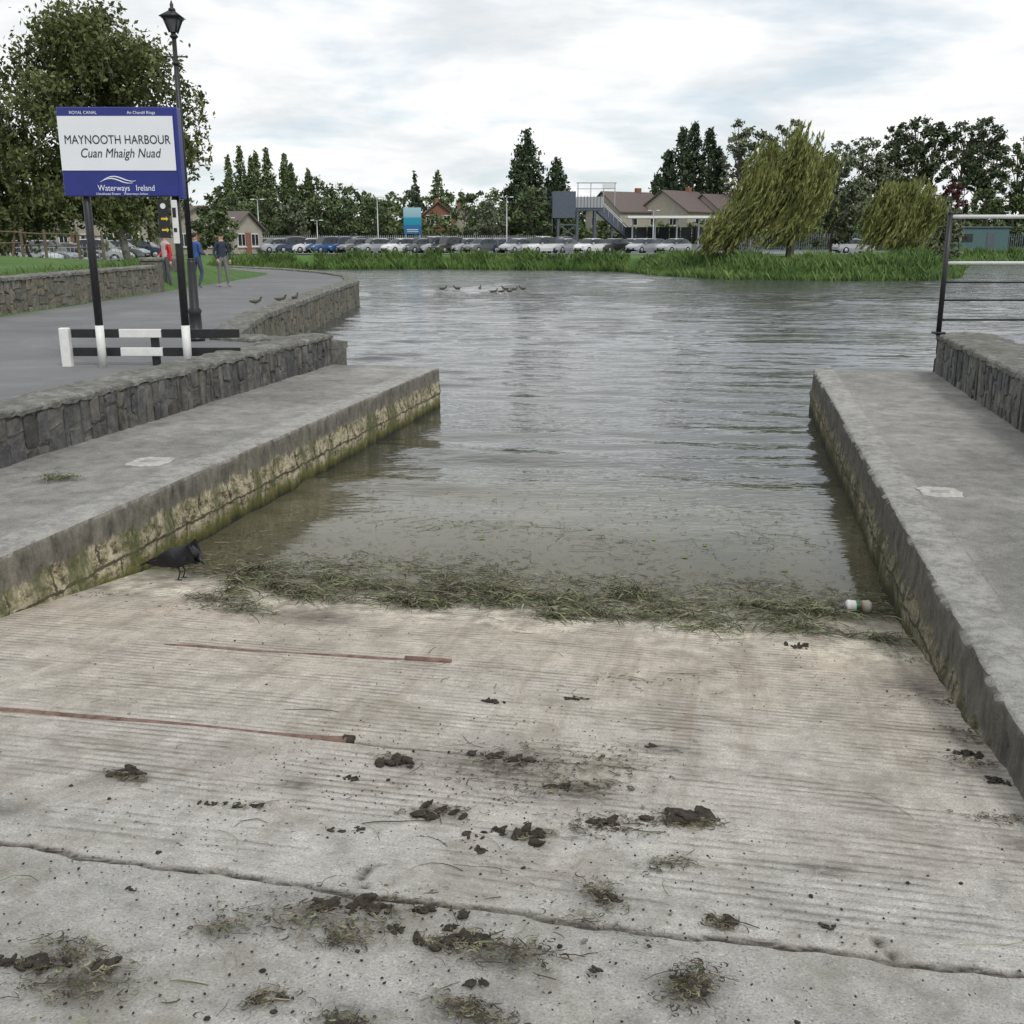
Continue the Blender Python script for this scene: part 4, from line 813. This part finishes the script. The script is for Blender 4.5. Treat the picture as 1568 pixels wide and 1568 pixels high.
# ------------------------------------------------------------------ birds
M_crow=simple("crow_feathers",(.010,.010,.014),(.004,.004,.006),30,.5,.6,.006)
M_beak=simple("beak",(.03,.03,.03),None,10,.4,0)
def bird(name,loc,rz,J,rad,legs,mats,scale=1,wings=True,beak=None,head=None):
    E=[(i,i+1) for i in range(len(J)-1)]; V,F=skinmesh(J,E,rad,2,len(J)//2); b=B(); b.add(V,F,0)
    if head:
        Va=np.array(V); b.m=[1 if Va[list(f)].mean(0)[0]>head else 0 for f in F]
    if beak: b.tube([beak[0],beak[1],beak[2]],[beak[3],beak[3]*.75,.002],2,8)
    for L in legs:
        b.tube(L,[.012]+[.005]*(len(L)-1),3,6); f=Vector(L[-1])
        for a in (-.5,0,.5,3.14): b.tube([f,f+Vector((math.cos(a)*.03,math.sin(a)*.03,0))],[.0035,.002],3,5)
    if wings:
        for s in (-1,1):
            n=9; Wv=[]
            for i in range(n):
                t=i/(n-1); x=.10-.33*t; zt=.205-.07*t+.012*math.sin(t*3); w=.10*math.sin(math.pi*min(1,t*.75+.22))
                Wv+=[(x,s*(.050-.022*t),zt+.030*(1-t)),(x-.01,s*(.082-.05*t),zt-.010),(x-.015,s*(.078-.052*t),zt-w*.8)]
            b.add(Wv,[(3*i+j,3*i+3+j,3*i+4+j,3*i+1+j) for i in range(n-1) for j in range(2)],0)
        for q in (-.03,-.015,0,.015,.03): b.box((-.21,q,.135),(.14,.018,.005),0,ry=-.35,rz=q*3)
    return b.build(name,mats,True,loc=loc,rz=rz,scale=scale)
cx,cy=W(-4.08,6.98)
bird("crow",(cx,cy,.925-.125*6.98),-.05,[(-.2,0,.13),(-.11,0,.155),(-.02,0,.165),(.06,0,.185),(.10,0,.20),(.125,0,.19),(.145,0,.165)],[(.025,.01),(.06,.055),(.088,.09),(.08,.08),(.06,.058),(.05,.048),(.030,.030)],
 [[(.0,-.03,.12),(.015,-.032,.06),(-.005,-.032,.004)],[(.0,.03,.12),(.03,.032,.06),(.01,.032,.004)]],[M_crow,M_crow,M_beak,M_beak],1.05,True,((.145,0,.165),(.17,0,.14),(.188,0,.112),.016))
M_dk=simple("duck_brown",(.10,.08,.055),(.05,.04,.03),30,.7,.2); M_dkh=simple("drake_head",(.02,.05,.035),None,20,.4,0); M_bill=simple("bill",(.25,.2,.05),None,10,.5,0)
def duck(x,y,z,rz,dk=1,sit=0,sc=1.0):
    J=[(-.24,0,.09),(-.15,0,.06),(0,0,.05),(.12,0,.07),(.17,0,.14),(.19,0,.21),(.23,0,.225)]
    bird("duck",(x,y,z),rz,J,[(.012,.02),(.06,.05),(.10,.075),(.075,.06),(.035,.035),(.038,.036),(.022,.02)],[] if not sit else [[(0,-.03,.02),(0,-.03,-.06)],[(0,.03,.02),(0,.03,-.06)]],[M_dk,M_dkh if dk else M_dk,M_bill,M_bill],sc,False,((.24,0,.22),(.27,0,.212),(.30,0,.208),.016),.16)
for x,y,r in [(-3.6,55.8,0),(-2.9,56.2,3),(-1.7,56.6,1.4),(-.9,52.6,0),(-.5,52.9,.4),(-.35,55.6,3.1),(.1,55.0,.2),(.55,55.9,2.9),(-.1,53.2,.5)]: duck(x,y,-.01,r,R.random()<.5,0,.9)
for x,y,r in [(-6.55,27.2,.3),(-6.15,28.3,.1),(-5.95,29.2,1.2)]: duck(x,y,.985,r,1,1,.7)
# ------------------------------------------------------------------ world & light
w=bpy.data.worlds.new("World"); scene.world=w; w.use_nodes=True; t=w.node_tree; t.nodes.clear()
class WN(N):
    def __init__(s,t): s.t=t
n=WN(t); out=n.n("ShaderNodeOutputWorld"); bg=n.n("ShaderNodeBackground"); bg.inputs[1].default_value=.1; n.l(bg.outputs[0],out.inputs[0])
sky=n.n("ShaderNodeTexSky"); sky.sky_type='NISHITA'; sky.sun_disc=False; sky.sun_elevation=math.radians(48); sky.sun_rotation=math.radians(150)
tc=n.n("ShaderNodeTexCoord"); X,Y,Z=n.sep(tc.outputs["Generated"]); zz=n.math('ADD',n.math('MAXIMUM',Z,0.0),.16)
cb=n.n("ShaderNodeCombineXYZ"); n.l(n.math('DIVIDE',X,zz),cb.inputs[0]); n.l(n.math('DIVIDE',Y,zz),cb.inputs[1])
f1=n.noise(cb.outputs[0],.9,5,.58,.3); f2=n.noise(cb.outputs[0],1.9,5,.55,.2)
mask=n.ramp(f1,[(.40,.4),(.52,1)]); cl=n.ramp(f2,[(.34,(7.8,8.15,8.4)),(.46,(9.3,9.5,9.65)),(.58,(11.0,11.0,10.9))])
hz=n.ramp(Z,[(0,1),(.28,0)]); cl=n.mix(n.math('MULTIPLY',hz,.4),cl,(10.0,10.1,10.15))
blue=n.mix(.5,sky.outputs[0],(7.0,8.6,9.8))
n.l(n.mix(mask,blue,cl),bg.inputs[0])
L=bpy.data.lights.new("sun",'SUN'); L.energy=1.5; L.angle=math.radians(14); L.color=(1,.96,.9); lo=bpy.data.objects.new("sun",L); COL.objects.link(lo)
lo.rotation_euler=(math.radians(42),0,math.radians(30))
# ------------------------------------------------------------------ camera
c=bpy.data.cameras.new("camera"); co=bpy.data.objects.new("camera",c); COL.objects.link(co); co.location=(0,0,2.6); co.rotation_euler=(math.radians(90-14.7),0,0)
c.sensor_width=36; c.lens=36*1600/1568; c.clip_start=.05; c.clip_end=8000; scene.camera=co
scene.view_settings.view_transform='Standard'; scene.view_settings.look='None'; scene.view_settings.exposure=0
